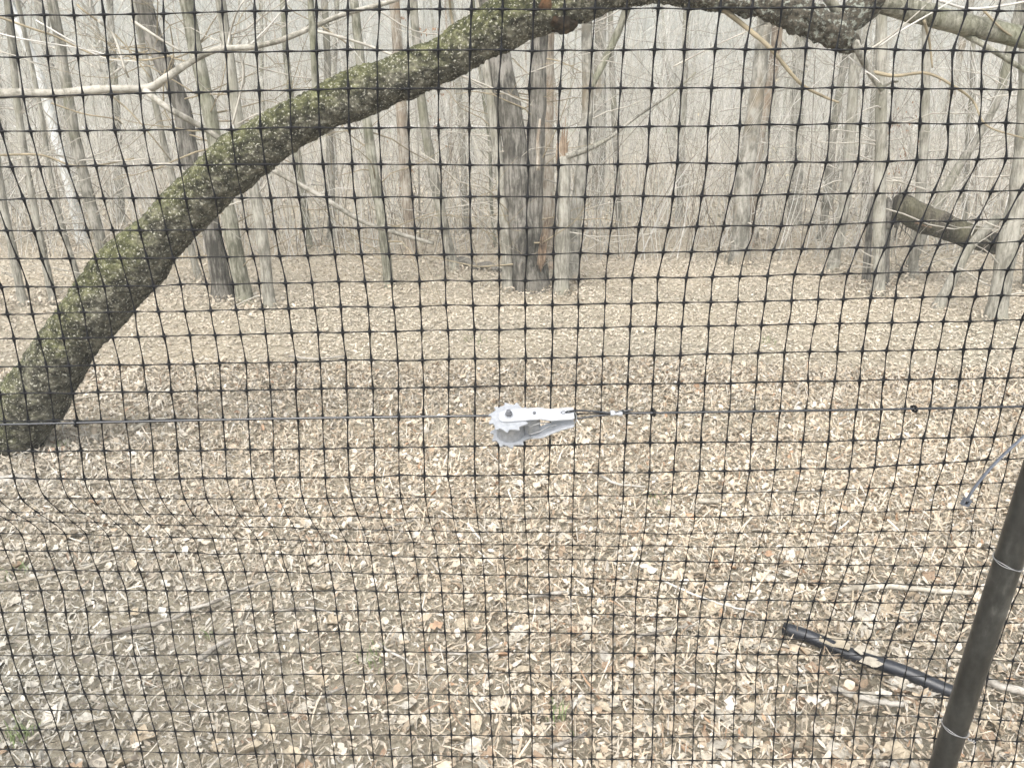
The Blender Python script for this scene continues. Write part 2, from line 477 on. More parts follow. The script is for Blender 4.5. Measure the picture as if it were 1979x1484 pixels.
# columns: (row, index of first column, x ...)
CR = {
 0: (0, [25.8,84.2,142.2,200.6,258.9,316.6,375,432.6,493.5,552.5,610.9,671.5,732,791.4,851.5,911.7,971.5,1031.6,1091,1150.4,1211.3,1272,1331.5,1392.9,1452.3,1510.7,1570.8,1630.3,1689.3,1751.2,1809.6,1868,1928]),
 1: (0, [36.4,93,150.3,206.2,263.5,320.8,380.3,436.2,496,555.4,613,672,730.2,790.3,848.7,908.8,968.3,1028,1086.4,1144.8,1205.3,1265,1322.6,1382.3,1440.7,1499.4,1557.4,1616,1672.4,1730,1787.3,1843.9,1900.5,1958.9]),
 3: (-1, [3.5,58.4,113.9,168,223.6,279.4,336,392.6,448.2,504,561.7,618.3,674.8,732,790.3,847.6,906,963,1020.3,1079.3,1135.2,1195.4,1254.4,1312.3,1370.3,1429.3,1487,1544.3,1602.7,1662,1720,1777.8,1833.3,1889.2,1945]),
 4: (-1, [24,76.8,131.6,185.7,239.5,293.6,348.4,401.5,457,513,567.7,624.3,680.3,734.8,793.2,850.5,907.8,964.4,1021,1078.6,1135.2,1193.6,1251.2,1308.5,1366.7,1425,1481.7,1539.7,1598.4,1656.8,1715.9,1773.5,1829,1886.7,1944]),
 6: (-2, [14.1,64.4,115,168,218.2,270.6,321.2,372.5,425.2,478.6,531.3,585.4,638.5,692.5,746.8,801,855,909.5,963.7,1017.8,1071.6,1126.4,1181.2,1235.3,1290.2,1347,1400.3,1454.8,1509,1564.8,1621,1676.2,1728,1781,1834,1890,1943]),
 8: (-3, [1.8,50.6,101.5,150.3,200,249.4,298.2,349,399.7,450,500.5,551,603,654.2,705.4,757.8,809.8,861,912.4,964.4,1015.7,1068,1119.3,1171.3,1222.6,1273.2,1326,1378,1430,1482.4,1536.2,1587.8,1639,1690.4,1740.6,1793,1844,1895.6,1948.6]),
 11: (-3, [40,88.4,134.4,182.2,231,278.4,327.2,375,424.5,473.3,520,570.2,619.7,668.7,718.5,768.4,818,867.4,918.4,966,1015.6,1065.5,1115,1164.6,1214.8,1264.3,1315,1366.4,1416,1466.5,1516,1567.3,1616.8,1667,1714.8,1764.3,1813.8,1862.7,1911.5,1960]),
 15: (-4, [25.5,72.5,117.8,163.8,209.4,256.5,301.7,348.4,392.6,438.6,487,531.7,580,628,675,724.2,771.6,820.4,867.4,917,964.4,1012.5,1061,1108.7,1157.2,1206,1254.4,1302.6,1352.2,1400.3,1448.8,1497.2,1546.8,1595,1642.3,1689.3,1734.2,1778.5,1824.8,1869,1908.6,1947.5]),
 16: (-4, [42.4,88.4,133.7,178.6,222.8,267.8,311.3,357.3,399.7,448.5,494.5,539.4,585.4,633.2,680.4,728.4,775.5,823,871.7,918.4,964.7,1012.5,1060,1107,1155.7,1204,1251,1299,1347.3,1395.7,1442.4,1491.2,1539,1586.7,1633.8,1678.7,1725.8,1769.6,1811.4,1857.4,1898,1938.7]),
 17: (-5, [28,73.6,117,160,203,244,287,331.8,376,421,464.5,509.4,555.4,598.9,645,692,737.3,783.3,829.2,876,922,967.2,1015,1061,1107,1153.6,1200.7,1247.7,1294.7,1342.7,1389.7,1435.7,1484.2,1529.4,1578,1623.2,1668,1713,1757.6,1800,1842,1884.6,1926.3]),
 19: (-6, [40.7,83,124.5,166.3,207.6,249.4,289.4,330,372.5,412,454.5,497,537.7,581.2,626,668,711.8,754.3,798.5,842.7,886.5,930,973.6,1018.5,1061,1106.2,1150.4,1196,1241.3,1286.2,1331,1377.3,1421.6,1466.5,1512.5,1557.7,1602.7,1648,1692.2,1738.9,1786.6,1830,1872,1912]),
 22: (-7, [37.9,78.9,119.2,158,201.6,241.6,282,321.2,361.5,402,441,482.8,523.5,564.2,604.9,646,686.6,728.4,769.8,812.3,854,895.4,937,978.5,1020.3,1061.6,1102.7,1144.8,1187.2,1228.3,1270.7,1312.7,1356.8,1400.3,1443.5,1486.6,1530,1572,1613.3,1657.5,1701,1744.9,1787.3,1831.5,1874,1916,1957]),
 25: (-8, [24,63.7,102.6,142.2,182.2,221.8,261,300.7,341.4,380.3,419.9,460.6,499.8,540.2,580,619.7,660,699.4,741.5,782.2,821.5,862.9,901.8,942.4,982,1023.8,1063.8,1103.4,1144,1184.7,1226,1266,1305,1346.2,1385,1424,1464.7,1505.4,1544.3,1586,1627.4,1668.8,1711.3,1754,1797.2,1836,1876,1917,1958]),
 29: (-10, [2.8,39,75.3,110.7,148.6,186.4,222.8,261.8,299,338.5,375,412,449,487.4,524.6,562.4,601.3,640,677.2,716,754.3,793.2,832.8,871.7,910.6,950.2,989,1028,1067,1106.2,1144,1183,1222.6,1261.5,1300.3,1339.8,1378,1417,1456.6,1495.8,1534.4,1572.6,1611.5,1650.4,1689.3,1728.2,1767,1806,1846,1886,1926,1966])}
C0, C1 = -17, 47                      # columns built, past both edges of the view
R0, R1 = -5, 38
cidx = np.arange(C0, C1 + 1)
colx = {}
for r, (c0, xs) in CR.items():
    known = np.arange(c0, c0 + len(xs))
    full = np.interp(cidx, known, xs)
    stl = (xs[5] - xs[0]) / 5; str_ = (xs[-1] - xs[-6]) / 5
    full = np.where(cidx < known[0], xs[0] + (cidx - known[0]) * stl, full)
    full = np.where(cidx > known[-1], xs[-1] + (cidx - known[-1]) * str_, full)
    colx[r] = full
rk = sorted(colx)
rowmean = [np.mean(r) for r in ROWS]
def row_cols(r):
    if r in colx: return colx[r]
    if r > rk[-1]:
        a, b = rk[-2], rk[-1]
    else:
        a = max(k for k in rk if k < r); b = min(k for k in rk if k > r)
    t = (rowmean[r] - rowmean[a]) / (rowmean[b] - rowmean[a])
    return colx[a] * (1 - t) + colx[b] * t
FY = 1.20
def net_depth(r, c):
    y = FY + 0.105 * sm(15.2, 21, r) + 0.004 * math.sin(r * 0.9 + c * 0.31) + 0.003 * math.sin(c * 0.77 - r * 0.4)
    return y + 0.075 * sm(32, 36, c) * (1 - sm(15, 20, r))
nodes = {}
for r in range(0, 31):
    xs = row_cols(r)
    ry = np.array(ROWS[r])
    for j, c in enumerate(cidx):
        x = float(xs[j])
        xx = min(max(x, -60), 2040)
        # smooth row height
        y = float(np.interp(xx, COLX, ry))
        nodes[r, c] = P(x, y, net_depth(r, c))
for c in cidx:
    for r in range(-1, R0 - 1, -1):
        nodes[r, c] = nodes[r + 1, c] * 2 - nodes[r + 2, c] if r < -1 else nodes[0, c] + (nodes[0, c] - nodes[3, c]) / 3
    st = (nodes[30, c] - nodes[26, c]) / 4
    for r in range(31, R1 + 1):
        nodes[r, c] = nodes[30, c] + st * (r - 30) * 0.97
        nodes[r, c].z = max(nodes[r, c].z, 0.01 + 0.002 * (R1 - r))
for k in nodes:
    nodes[k] = nodes[k] + Vector((random.gauss(0, 0.0005), random.gauss(0, 0.0012), random.gauss(0, 0.0005)))

def strand(keys, w0, w1, wavy, vert=False):
    """one moulded strand: thin between the joints, flared into a boss at each joint"""
    pts = [nodes[k] for k in keys]
    path, rad = [], []
    prof = ((0.0, w1), (0.06, w1 * 0.93), (0.13, w0 * 1.75), (0.24, w0 * 1.2), (0.5, w0 * 0.92), (0.76, w0 * 1.2), (0.87, w0 * 1.75), (0.94, w1 * 0.93))
    for i in range(len(pts) - 1):
        a, b = pts[i], pts[i + 1]
        p0 = pts[max(i - 1, 0)]; p3 = pts[min(i + 2, len(pts) - 1)]
        wob = Vector((random.gauss(0, wavy), random.gauss(0, wavy), random.gauss(0, wavy * 0.6)))
        jit = random.uniform(0.85, 1.15)
        kk = (0.48 + 0.44 * min(1, abs(keys[i][0] - 17.5) / 3.5)) if vert and keys[i][0] > 13 else 1.0
        for t, w in prof:
            q = 0.5 * ((2 * a) + (b - p0) * t + (2 * p0 - 5 * a + 4 * b - p3) * t * t + (3 * a - p0 - 3 * b + p3) * t ** 3)
            path.append(q + wob * math.sin(math.pi * t))
            rad.append(w * kk * (jit if 0.1 < t < 0.9 else 1))
    path.append(pts[-1]); rad.append(w1)
    g = Geo()
    g.tube(path, rad, 5, flat=0.8)
    return g

fence = add('net_fence', None, loc=(0, FY, 0), label='black plastic net fence stretched across the whole foreground', cat='fence')
for r in range(R0, R1 + 1):
    k = 1.0 if r < 16 else (0.66 if r < 20 else 0.82)
    g = strand([(r, c) for c in cidx], 0.00110 * k, 0.0028 * k, 0.0003)
    add('horizontal_strand', g.mesh('horizontal_strand', (0, FY, 0)), M['plastic'], fence)
for c in cidx:
    g = strand([(r, c) for r in range(R0, R1 + 1)], 0.00108, 0.0027, 0.0004 if c < 24 else 0.0008, vert=True)
    add('vertical_strand', g.mesh('vertical_strand', (0, FY, 0)), M['plastic'], fence)

# ------------------------------------------------------------------ tension wires, ratchet strainer, sleeve, clips
WY = 1.188
def wire_obj(name, pix, r, label, Y=WY, mat='wire', parent=None, cat='wire', sides=8):
    g = Geo()
    pts = smooth_path([P(x, y, yy) for x, y, yy in pix], 6)
    g.tube(pts, r, sides)
    o = P(*pix[0])
    return add(name, g.mesh(name, o), M[mat], parent, loc=o, label=label, cat=cat)
wire_obj('tension_wire', [(-420, 829, WY), (0, 820.5, WY), (300, 814, WY), (570, 808.5, WY), (800, 805.5, WY), (900, 804, WY), (975, 803, WY + 0.004)], 0.0021,
         'thin black tension wire running from the left edge into the ratchet')
wire_obj('tension_wire', [(1166, 799, WY + .002), (1190, 799, WY), (1262, 798, WY), (1500, 794.5, WY), (1765, 790, WY), (1979, 785.5, WY), (2300, 778, WY)], 0.0019,
         'thin black tension wire running from the crimp sleeve to the right edge')
wire_obj('wire_loop', [(1205, 793, WY - .003), (1180, 798, WY - .003), (1150, 795, WY - .004), (1120, 793.5, WY - .006), (1098, 795, WY - .011), (1094, 799, WY - .004), (1104, 804, WY + .004), (1120, 808, WY + .004), (1150, 804, WY), (1180, 800.5, WY - .001), (1200, 796, WY - .002), (1223, 792, WY - .006)], 0.0017,
         'doubled black wire looped through the eye of the ratchet')
o0 = P(1191, 798.5, WY - 0.001)
g = Geo()
prof = [(-0.0095, .0046), (-0.0085, .0056), (-0.004, .0052), (-0.001, .0036), (0.001, .0036), (0.004, .0052), (0.0085, .0056), (0.0095, .0046)]
g.tube([o0 + Vector((a, 0, 0)) for a, b in prof], [b for a, b in prof], 12, flat=0.85)
add('crimp_sleeve', g.mesh('crimp_sleeve', o0), M['zinc_white'], loc=o0, label='small pinched white metal sleeve clamping the doubled wire', cat='sleeve')
for (x, y, lab) in ((146, 818, 'black clip on the wire in front of the mossy trunk foot'), (770, 805.5, 'black clip on the wire left of the ratchet'),
                    (1262, 797.5, 'black clip on the wire just right of the crimp sleeve'), (1766, 790, 'black clip on the wire near the right edge')):
    o0 = P(x, y, WY + 0.003)
    g = Geo()
    ring = [o0 + Vector((0.003 * math.sin(a * 0.5) - .001, 0.0062 * math.cos(a), 0.0042 * math.sin(a))) for a in np.linspace(-0.6, 2 * math.pi + 0.5, 26)]
    g.tube(ring, 0.0021, 6)
    add('wire_clip', g.mesh('wire_clip', o0), M['plastic'], loc=o0, label=lab, cat='clip', group='clips tying the net to the wire')

# ratchet: local x along the wire, z along the spool axis (tilted towards the viewer)
S0 = P(986, 822, WY - 0.004)
rt = add('wire_ratchet', None, loc=S0, label='white cast metal ratchet strainer with a toothed spool joined into the wire', cat='wire strainer')
rt.rotation_euler = Matrix.Rotation(math.radians(-4), 3, 'Y').to_4x4().to_euler()
rt.rotation_euler = (Matrix.Rotation(math.radians(-5), 4, 'Y') @ Matrix.Rotation(math.radians(22), 4, 'X')).to_euler()
mm = 0.001
def toothed(R, r, n, ph):
    out = []
    for i in range(n):
        a0 = 2 * math.pi * i / n + ph
        for f, rr in ((0.0, r), (0.14, r * 0.985), (0.32, r * 1.0), (0.5, r + (R - r) * .18), (0.68, r + (R - r) * .62), (0.82, R * .99), (0.90, R * 1.0), (0.95, r + (R - r) * .55)):
            a = a0 + f * 2 * math.pi / n
            out.append((rr * math.cos(a), rr * math.sin(a)))
    return out
sp = Geo()
ring = [(math.cos(a), math.sin(a)) for a in np.linspace(0, 2 * math.pi, 24, endpoint=False)]
sp.prism([(x * 23 * mm, y * 23 * mm) for x, y in ring], -16 * mm, 16 * mm)
spool = add('spool', sp.mesh('spool', smooth=False), M['zinc'], rt)
for z, ph in ((17.5, 0.1), (-17.5, 0.24)):
    g = Geo()
    g.prism(toothed(34 * mm, 28.5 * mm, 11, ph), (z - 1.5) * mm, (z + 1.5) * mm)
    add('toothed_flange', g.mesh('toothed_flange', smooth=False), M['zinc'], spool)
for sg in (1, -1):
    g = Geo()
    # side plate: round end over the spool, flat, folding inwards, flat tail
    secs = []
    head = [(-16.5, 3.5, 21), (-15.2, 7.5, 21), (-12, 10.8, 21), (-7, 12.6, 21), (0, 13, 21), (25, 13, 21), (46, 13, 21)]
    tail = [(50, 13, 20.6), (62, 13, 16.2), (66, 13, 15.6), (100, 13, 15), (102.5, 11.5, 15)] if sg > 0 else [(50, 13, 20.6), (66, 13, 13), (82, 13, 6.5), (99, 13, 2.5), (101.5, 11, 2.2)]
    for x, w, z in head + tail:
        secs.append((x, w, z))
    base = 0
    for x, w, z in secs:
        for yy, zz in ((-w, z - 1.5), (w, z - 1.5), (w, z + 1.5), (-w, z + 1.5)):
            g.v.append(Vector((x * mm, yy * mm, sg * zz * mm)))
    n = len(secs)
    for i in range(n - 1):
        for k in range(4):
            q = (i * 4 + k, i * 4 + (k + 1) % 4, (i + 1) * 4 + (k + 1) % 4, (i + 1) * 4 + k)
            g.f.append(q if sg > 0 else q[::-1])
    g.f.append((0, 3, 2, 1)); g.f.append((n * 4 - 4, n * 4 - 3, n * 4 - 2, n * 4 - 1))
    pl = add('side_plate', g.mesh('side_plate', smooth=False), M['zinc_white'], rt)
    bv = pl.modifiers.new('bevel', 'BEVEL'); bv.width = 0.0006; bv.segments = 2; bv.limit_method = 'ANGLE'
    if sg > 0:
        g = Geo()
        g.tube([Vector((86 * mm + 3.6 * mm * math.cos(a), 3.6 * mm * math.sin(a) * .8 + 2 * mm, 17.4 * mm)) for a in np.linspace(0, 2 * math.pi, 18)], 0.7 * mm, 6)
        add('wire_eye', g.mesh('wire_eye'), M['zinc_dark'], pl)
g = Geo()
g.prism([(5.4 * mm * math.cos(a), 5.4 * mm * math.sin(a)) for a in np.linspace(0, 2 * math.pi, 6, endpoint=False)], 22.5 * mm, 29.5 * mm)
g.prism([(3.6 * mm * x, 3.6 * mm * y) for x, y in ring], 29.5 * mm, 32.5 * mm)
g.prism([(5 * mm * x, 5 * mm * y) for x, y in ring], -28 * mm, -22.5 * mm)
bolt = add('axle_bolt', g.mesh('axle_bolt', smooth=False), M['zinc_dark'], rt)
g = Geo()
g.prism([(7 * mm * x, 7 * mm * y) for x, y in ring], 22.5 * mm, 23.6 * mm)
add('washer', g.mesh('washer', smooth=False), M['zinc'], bolt)
g = Geo()
g.prism([(40 * mm + 2.6 * mm * x, 2.6 * mm * y) for x, y in ring], -24 * mm, 25 * mm)
add('pawl_pin', g.mesh('pawl_pin', smooth=False), M['zinc_dark'], rt)
g = Geo()
g.prism([(22 * mm, -7 * mm), (30 * mm, -11 * mm), (46 * mm, -6 * mm), (48 * mm, 2 * mm), (42 * mm, 6 * mm), (34 * mm, 2 * mm)], -15 * mm, 15 * mm)
pw = add('pawl', g.mesh('pawl', smooth=False), M['zinc'], rt)
bv = pw.modifiers.new('bevel', 'BEVEL'); bv.width = 0.0008; bv.segments = 2
g = Geo()
g.tube(smooth_path([Vector(p) * mm for p in ((66, -8, 6), (48, -13, 12), (34, -14, 8), (29, -15, 0), (31, -15, -8), (44, -14, -6), (60, -10, 0), (74, -12, 5))], 6), 0.9 * mm, 6)
add('spring_wire', g.mesh('spring_wire'), M['steel_wire'], rt)
g = Geo()
g.tube(smooth_path([Vector(p) * mm for p in ((92, 4, 18), (102, 2, 17.5), (106, 0, 10), (104, -6, 2), (96, -9, -3))], 6), 1.1 * mm, 6)
add('end_loop', g.mesh('end_loop'), M['steel_wire'], rt)

# ------------------------------------------------------------------ post with wire ties, cable tie, pipe
A = P(1826, 1465, 1.272); B = P(1943.5, 1100, 1.238)
ax = (B - A).normalized()
bot = A + ax * ((-0.06 - A.z) / ax.z)
top = B + ax * 1.15
post = add('steel_post', None, loc=bot, label='round worn black steel post at the right edge of the fence', cat='post')
PR = 0.0236
g = Geo()
npt = 60
g.tube([bot.lerp(top, i / npt) for i in range(npt + 1)], PR, 28, rough=0.012, rfreq=30)
add('tube', g.mesh('tube', bot), M['post'], post)
g = Geo()
cp = [(0, PR + .002), (0.02, PR + .003), (0.028, PR * .8), (0.034, PR * .35)]
g.tube([top + ax * a for a, b in cp], [b for a, b in cp], 24)
add('cap', g.mesh('cap', bot), M['plastic'], post)
pa = ax.orthogonal().normalized(); pb = ax.cross(pa)
def post_pt(px, py):
    d = ray(px, py); o = Vector((0, 0, CAMH))
    w = o - bot
    # closest approach of ray and axis
    a = d.dot(d); b = d.dot(ax); c = 1.0; dd = d.dot(w); e = ax.dot(w)
    s = (a * e - b * dd) / (a * c - b * b)
    return bot + ax * s
for px, py, lab in ((1948, 1087, 'thin pale wire tie twisted round the upper part of the steel post'), (1851, 1408, 'thin pale wire tie twisted round the lower part of the steel post')):
    c0 = post_pt(px, py)
    g = Geo()
    ex = Vector((1, 0, 0)); ex = (ex - ax * ex.dot(ax)).normalized(); ey = ax.cross(ex)
    for off, tilt in ((0, 0.30), (0.003, 0.22)):
        pts = []
        for a in np.linspace(0, 2 * math.pi, 40):
            lift = -tilt * PR * math.cos(a) + 0.004 * math.sin(3 * a + off * 900) * .4
            pts.append(c0 + (ex * math.cos(a) + ey * math.sin(a)) * (PR + 0.0016) + ax * (lift + off))
        g.tube(pts, 0.0007, 6)
    d0 = c0 + (ex * math.cos(-0.8) + ey * math.sin(-0.8)) * (PR + .003) - ax * 0.009
    g.tube([d0 + (ex * math.cos(t) * .0016 + ax * math.sin(t) * .0016) + ex * (t * 0.0006) - ey * (t * 0.0004) for t in np.linspace(0, 18, 50)], 0.0010, 6)
    add('wire_tie', g.mesh('wire_tie', c0), M['steel_wire'], loc=c0, label=lab, cat='wire tie', group='wire ties on the steel post')

# cable tie: strap hanging out from the post, its head pointing down left
CT = 1.165
hd = P(1867, 970, CT)
ct = add('cable_tie', None, loc=hd, label='loose dark grey plastic cable tie sticking out left of the post', cat='cable tie')
pts = smooth_path([P(1868, 968, CT), P(1885, 940, CT), P(1925, 893, CT), P(1979, 843, CT), P(2040, 790, CT + .01), P(2075, 772, CT + .05)], 8)
g = Geo(); g.tube(pts, 0.0036, 8, flat=0.42)
add('strap', g.mesh('strap', hd), M['strap'], ct)
dv = (P(1885, 940, CT) - hd).normalized(); nv = Vector((0, 1, 0)); sv = dv.cross(nv).normalized()
rot = Matrix((sv, nv, dv)).transposed()
g = Geo()
for (ox, oz, w, h) in ((-0.0047, 0, 0.0030, 0.0125), (0.0047, 0, 0.0030, 0.0125), (0, -0.0048, 0.0066, 0.0030), (0, 0.0048, 0.0066, 0.0030)):
    g.box(hd + sv * ox + dv * oz, w, 0.0070, h, rot)
h = add('head', g.mesh('head', hd, smooth=False), M['strap'], ct)
g = Geo(); g.box(hd + nv * 0.001, 0.0060, 0.004, 0.0062, rot)
add('slot', g.mesh('slot', hd, smooth=False), M['plastic'], h)

pA, pB = G(1512, 1234), G(1832, 1352)
dr = (pB - pA).normalized()
pB = pB + dr * 0.05
RP = 0.0185
up = Vector((0, 0, RP * 1.05 + .012))
pipe = add('plastic_pipe', None, loc=pA, label='short black plastic pipe lying on the dead leaves by the post', cat='pipe')
g = Geo()
path = [pA.lerp(pB, i / 24) + up + Vector((0, 0, 0.004 * math.sin(i * 0.5))) for i in range(25)]
nside = 20
g.tube(path, RP, nside, cap=False)
g.tube([path[0], path[0] + dr * 0.05], RP * 0.84, nside, cap=False)
b0 = len(g.v)
for k in range(nside):
    k2 = (k + 1) % nside
    g.f.append((k, 25 * nside + k, 25 * nside + k2, k2))
g.tube([path[-1] + dr * 0.0005, path[-1] + dr * 0.001], RP * 0.99, nside)
add('tube', g.mesh('tube', pA), M['pipe'], pipe)

# ------------------------------------------------------------------ the leaning mossy tree
TY = 3.25
spine = [(-130, 1010, 66), (-45, 905, 61), (24, 832, 57), (74, 755, 53), (130, 668, 51), (212, 563, 50), (306, 460, 48), (402, 362, 46), (500, 283, 44),
         (620, 212, 41), (740, 163, 40), (850, 118, 41), (940, 64, 42), (1030, 24, 43), (1110, 4, 38), (1200, -16, 28), (1300, -20, 25), (1390, -6, 26)]
base0 = G(-60, 905)
TYs = lambda i: TY + 0.02 * math.sin(i * 1.3)
lt = add('leaning_tree', None, loc=(P(-60, 905, TY).x, TY, 0), label='big moss covered tree trunk leaning and arching across the view from lower left', cat='tree')
LO = lt.location.copy()
pts = [P(x, y, TYs(i)) for i, (x, y, w) in enumerate(spine)]
rads = []
for (x, y, w), p in zip(spine, pts):
    depth = (p.y * CP - (p.z - CAMH) * SP)
    rads.append(w * 1.05 / FPX * depth)
path = smooth_path(pts, 16)
rr = np.interp(np.linspace(0, 1, len(path)), np.linspace(0, 1, len(rads)), rads)
rr = [r * (1 + 0.05 * math.sin(i * 0.17) + 0.035 * math.sin(i * .41 + 2)) + 0.012 * math.exp(-((i - 86) / 5.0) ** 2) for i, r in enumerate(rr)]
g = Geo()
# warty surface: real relief
n = len(path); sides = 90
prev = None
fine = []
for i in range(n - 1):
    for k in range(3):
        t = k / 3
        fine.append((path[i].lerp(path[i + 1], t), rr[i] * (1 - t) + rr[i + 1] * t))
fine.append((path[-1], rr[-1]))
for i, (p, r) in enumerate(fine):
    t = (fine[min(i + 1, len(fine) - 1)][0] - fine[max(i - 1, 0)][0]).normalized()
    a = Vector((0, 1, 0)).cross(t).normalized() if prev is None else (prev - t * prev.dot(t)).normalized()
    prev = a
    b = t.cross(a)
    for k in range(sides):
        an = 2 * math.pi * k / sides
        dvec = a * math.cos(an) + b * math.sin(an)
        q = p + dvec * r
        d = 0.009 * mnoise.noise(q * 8) + 0.006 * mnoise.noise(q * 24) + 0.005 * mnoise.noise(q * 60)
        d += 0.006 * max(0, mnoise.noise(q * 105))
        g.v.append(p + dvec * (r + d))
for i in range(len(fine) - 1):
    for k in range(sides):
        k2 = (k + 1) % sides
        g.f.append((i * sides + k, i * sides + k2, (i + 1) * sides + k2, (i + 1) * sides + k))
trunk = add('trunk', g.mesh('trunk', LO), M['moss'], lt)

def branch(parent, origin, pix, w0, w1, mat, Y, name='branch', sides=8, rough=0.15, label=None, n=7):
    g = Geo()
    pts = [P(x, y, Y + (0.04 * math.sin(i * 1.7 + x) if i else 0)) for i, (x, y) in enumerate(pix)]
    path = smooth_path(pts, n)
    dep = path[0].y * CP - (path[0].z - CAMH) * SP
    rad = lerp_list([w0 / 2 / FPX * dep, w1 / 2 / FPX * dep], len(path))
    g.tube(path, list(rad), sides, rough=rough, rfreq=14)
    return add(name, g.mesh(name, origin), M[mat], parent, label=label)

# drooping lichen-covered end of the arch
g = Geo()
lp = [(1340, -16, 22), (1400, -5, 23), (1460, 6, 25), (1520, 24, 28), (1575, 46, 30), (1620, 68, 27), (1648, 88, 16), (1660, 98, 5)]
pts = [P(x, y, TY - 0.01) for x, y, w in lp]
path = smooth_path(pts, 12)
rad = np.interp(np.linspace(0, 1, len(path)), np.linspace(0, 1, len(lp)), [w / FPX * 3.05 for _, _, w in lp])
g.tube(path, list(rad), 60, rough=0.38, rfreq=22)
add('lichen_limb', g.mesh('lichen_limb', LO), M['lichen'], lt, label='drooping end of the arch blotched with pale grey lichen')
g = Geo()
lp = [(1612, 60, 24), (1650, 30, 27), (1690, -5, 27), (1730, -60, 32), (1780, -150, 30), (1850, -300, 26)]
path = smooth_path([P(x, y, TY + 0.02) for x, y, w in lp], 10)
g.tube(path, list(np.interp(np.linspace(0, 1, len(path)), np.linspace(0, 1, len(lp)), [w / FPX * 3.05 for _, _, w in lp])), 32, rough=0.2, rfreq=14)
add('lichen_limb', g.mesh('lichen_limb', LO), M['lichen'], lt)
# rotten knob on the underside of the arch
g = Geo()
lp = [(1040, 14, 26), (1075, 36, 22), (1098, 46, 17), (1116, 44, 6)]
path = smooth_path([P(x, y, TY - 0.05) for x, y, w in lp], 8)
g.tube(path, list(np.interp(np.linspace(0, 1, len(path)), np.linspace(0, 1, len(lp)), [w / FPX * 3.05 for _, _, w in lp])), 28, rough=0.45, rfreq=20)
M['rot'] = bark_mat('rotten_wood', (0.018, 0.013, 0.009), (0.05, 0.036, 0.022), (0.11, 0.07, 0.038), (0.20, 0.08, 0.025), 0.5, streak=(25, 25, 25), bstr=0.9)
add('rotten_knob', g.mesh('rotten_knob', LO), M['rot'], lt)
for pix, w0, w1, mat in [
    ([(1660, -20), (1720, 8), (1790, 28), (1870, 48), (1979, 74), (2120, 100)], 46, 38, 'olive'),
    ([(1385, 8), (1440, 52), (1490, 95), (1545, 160), (1590, 186), (1622, 199)], 11, 4, 'twig_brown'),
    ([(1590, -20), (1640, 58), (1660, 100), (1682, 142), (1706, 176)], 22, 9, 'grey'),
    ([(1688, 140), (1730, 147), (1790, 142), (1840, 165), (1880, 195), (1907, 243), (1979, 268)], 7, 3, 'twig_brown'),
    ([(1808, 40), (1860, 65), (1905, 90), (1979, 136), (2060, 190)], 14, 7, 'olive'),
    ([(1786, 40), (1796, 80), (1802, 132)], 6, 3, 'twig_brown'),
    ([(1815, 2), (1880, 18), (1979, 4), (2060, -20)], 6, 3, 'twig_white'),
    ([(1700, 90), (1750, 55), (1830, 8), (1900, -40)], 4, 2, 'twig_white'),
    ([(1660, 110), (1720, 70), (1768, 30), (1800, 0)], 4, 2, 'twig'),
    ([(1300, 130), (1380, 90), (1480, 45)], 3, 2, 'twig'),
    ([(1566, 92), (1545, 60), (1543, 30)], 5, 2, 'twig_white'),
    ([(1575, 70), (1620, 45), (1650, 25)], 4, 2, 'twig'),
    ([(1640, 110), (1700, 160), (1672, 140), (1650, 175)], 3, 2, 'twig_white'),
    ([(1900, 20), (1940, 60), (1990, 90)], 5, 3, 'twig_brown'),
    ([(1700, 172), (1722, 160), (1735, 158)], 6, 4, 'grey'),
    ([(611, 215), (610, 165), (606, 90), (600, 0), (596, -120)], 15, 12, 'olive'),
    ([(290, 448), (325, 390), (350, 365)], 5, 3, 'stick_pale'),
    ([(880, 70), (872, 30), (868, -10)], 5, 4, 'twig_brown'),
]:
    branch(lt, LO, pix, w0, w1, mat, TY - 0.02 if mat != 'olive' else TY + 0.01)

# ------------------------------------------------------------------ tree reaching in from beyond the left edge
LY = 3.75
lb = add('side_tree', None, loc=(P(-330, 900, LY).x, LY, 0), label='pale grey low branch reaching in from the left above the mossy trunk', cat='tree')
BO = lb.location.copy()
g = Geo()
tp = [Vector((BO.x, LY, -0.1)), Vector((BO.x + .02, LY, 0.8)), Vector((BO.x - .03, LY + .05, 1.8)), Vector((BO.x + .05, LY + .1, 3.2)), Vector((BO.x, LY + .2, 5.5))]
path = smooth_path(tp, 8)
g.tube(path, list(lerp_list([.13, .10, .085, .07, .04], len(path))), 14, rough=0.12, rfreq=5)
add('trunk', g.mesh('trunk', BO), M['grey'], lb)
branch(lb, BO, [(-340, 240), (-120, 200), (0, 182), (110, 181), (200, 173), (288, 170), (322, 150), (372, 118), (420, 96), (490, 91), (560, 72), (660, 30), (760, 2), (860, -40)], 20, 7, 'branch_pale', LY, sides=12)
branch(lb, BO, [(280, 176), (330, 212), (400, 252), (460, 292), (540, 336), (620, 380), (700, 428), (770, 452), (838, 471)], 13, 8, 'branch_pale', LY, sides=10)
branch(lb, BO, [(600, 58), (650, 70), (720, 92), (790, 118), (900, 150), (1030, 205)], 6, 3, 'twig', LY)
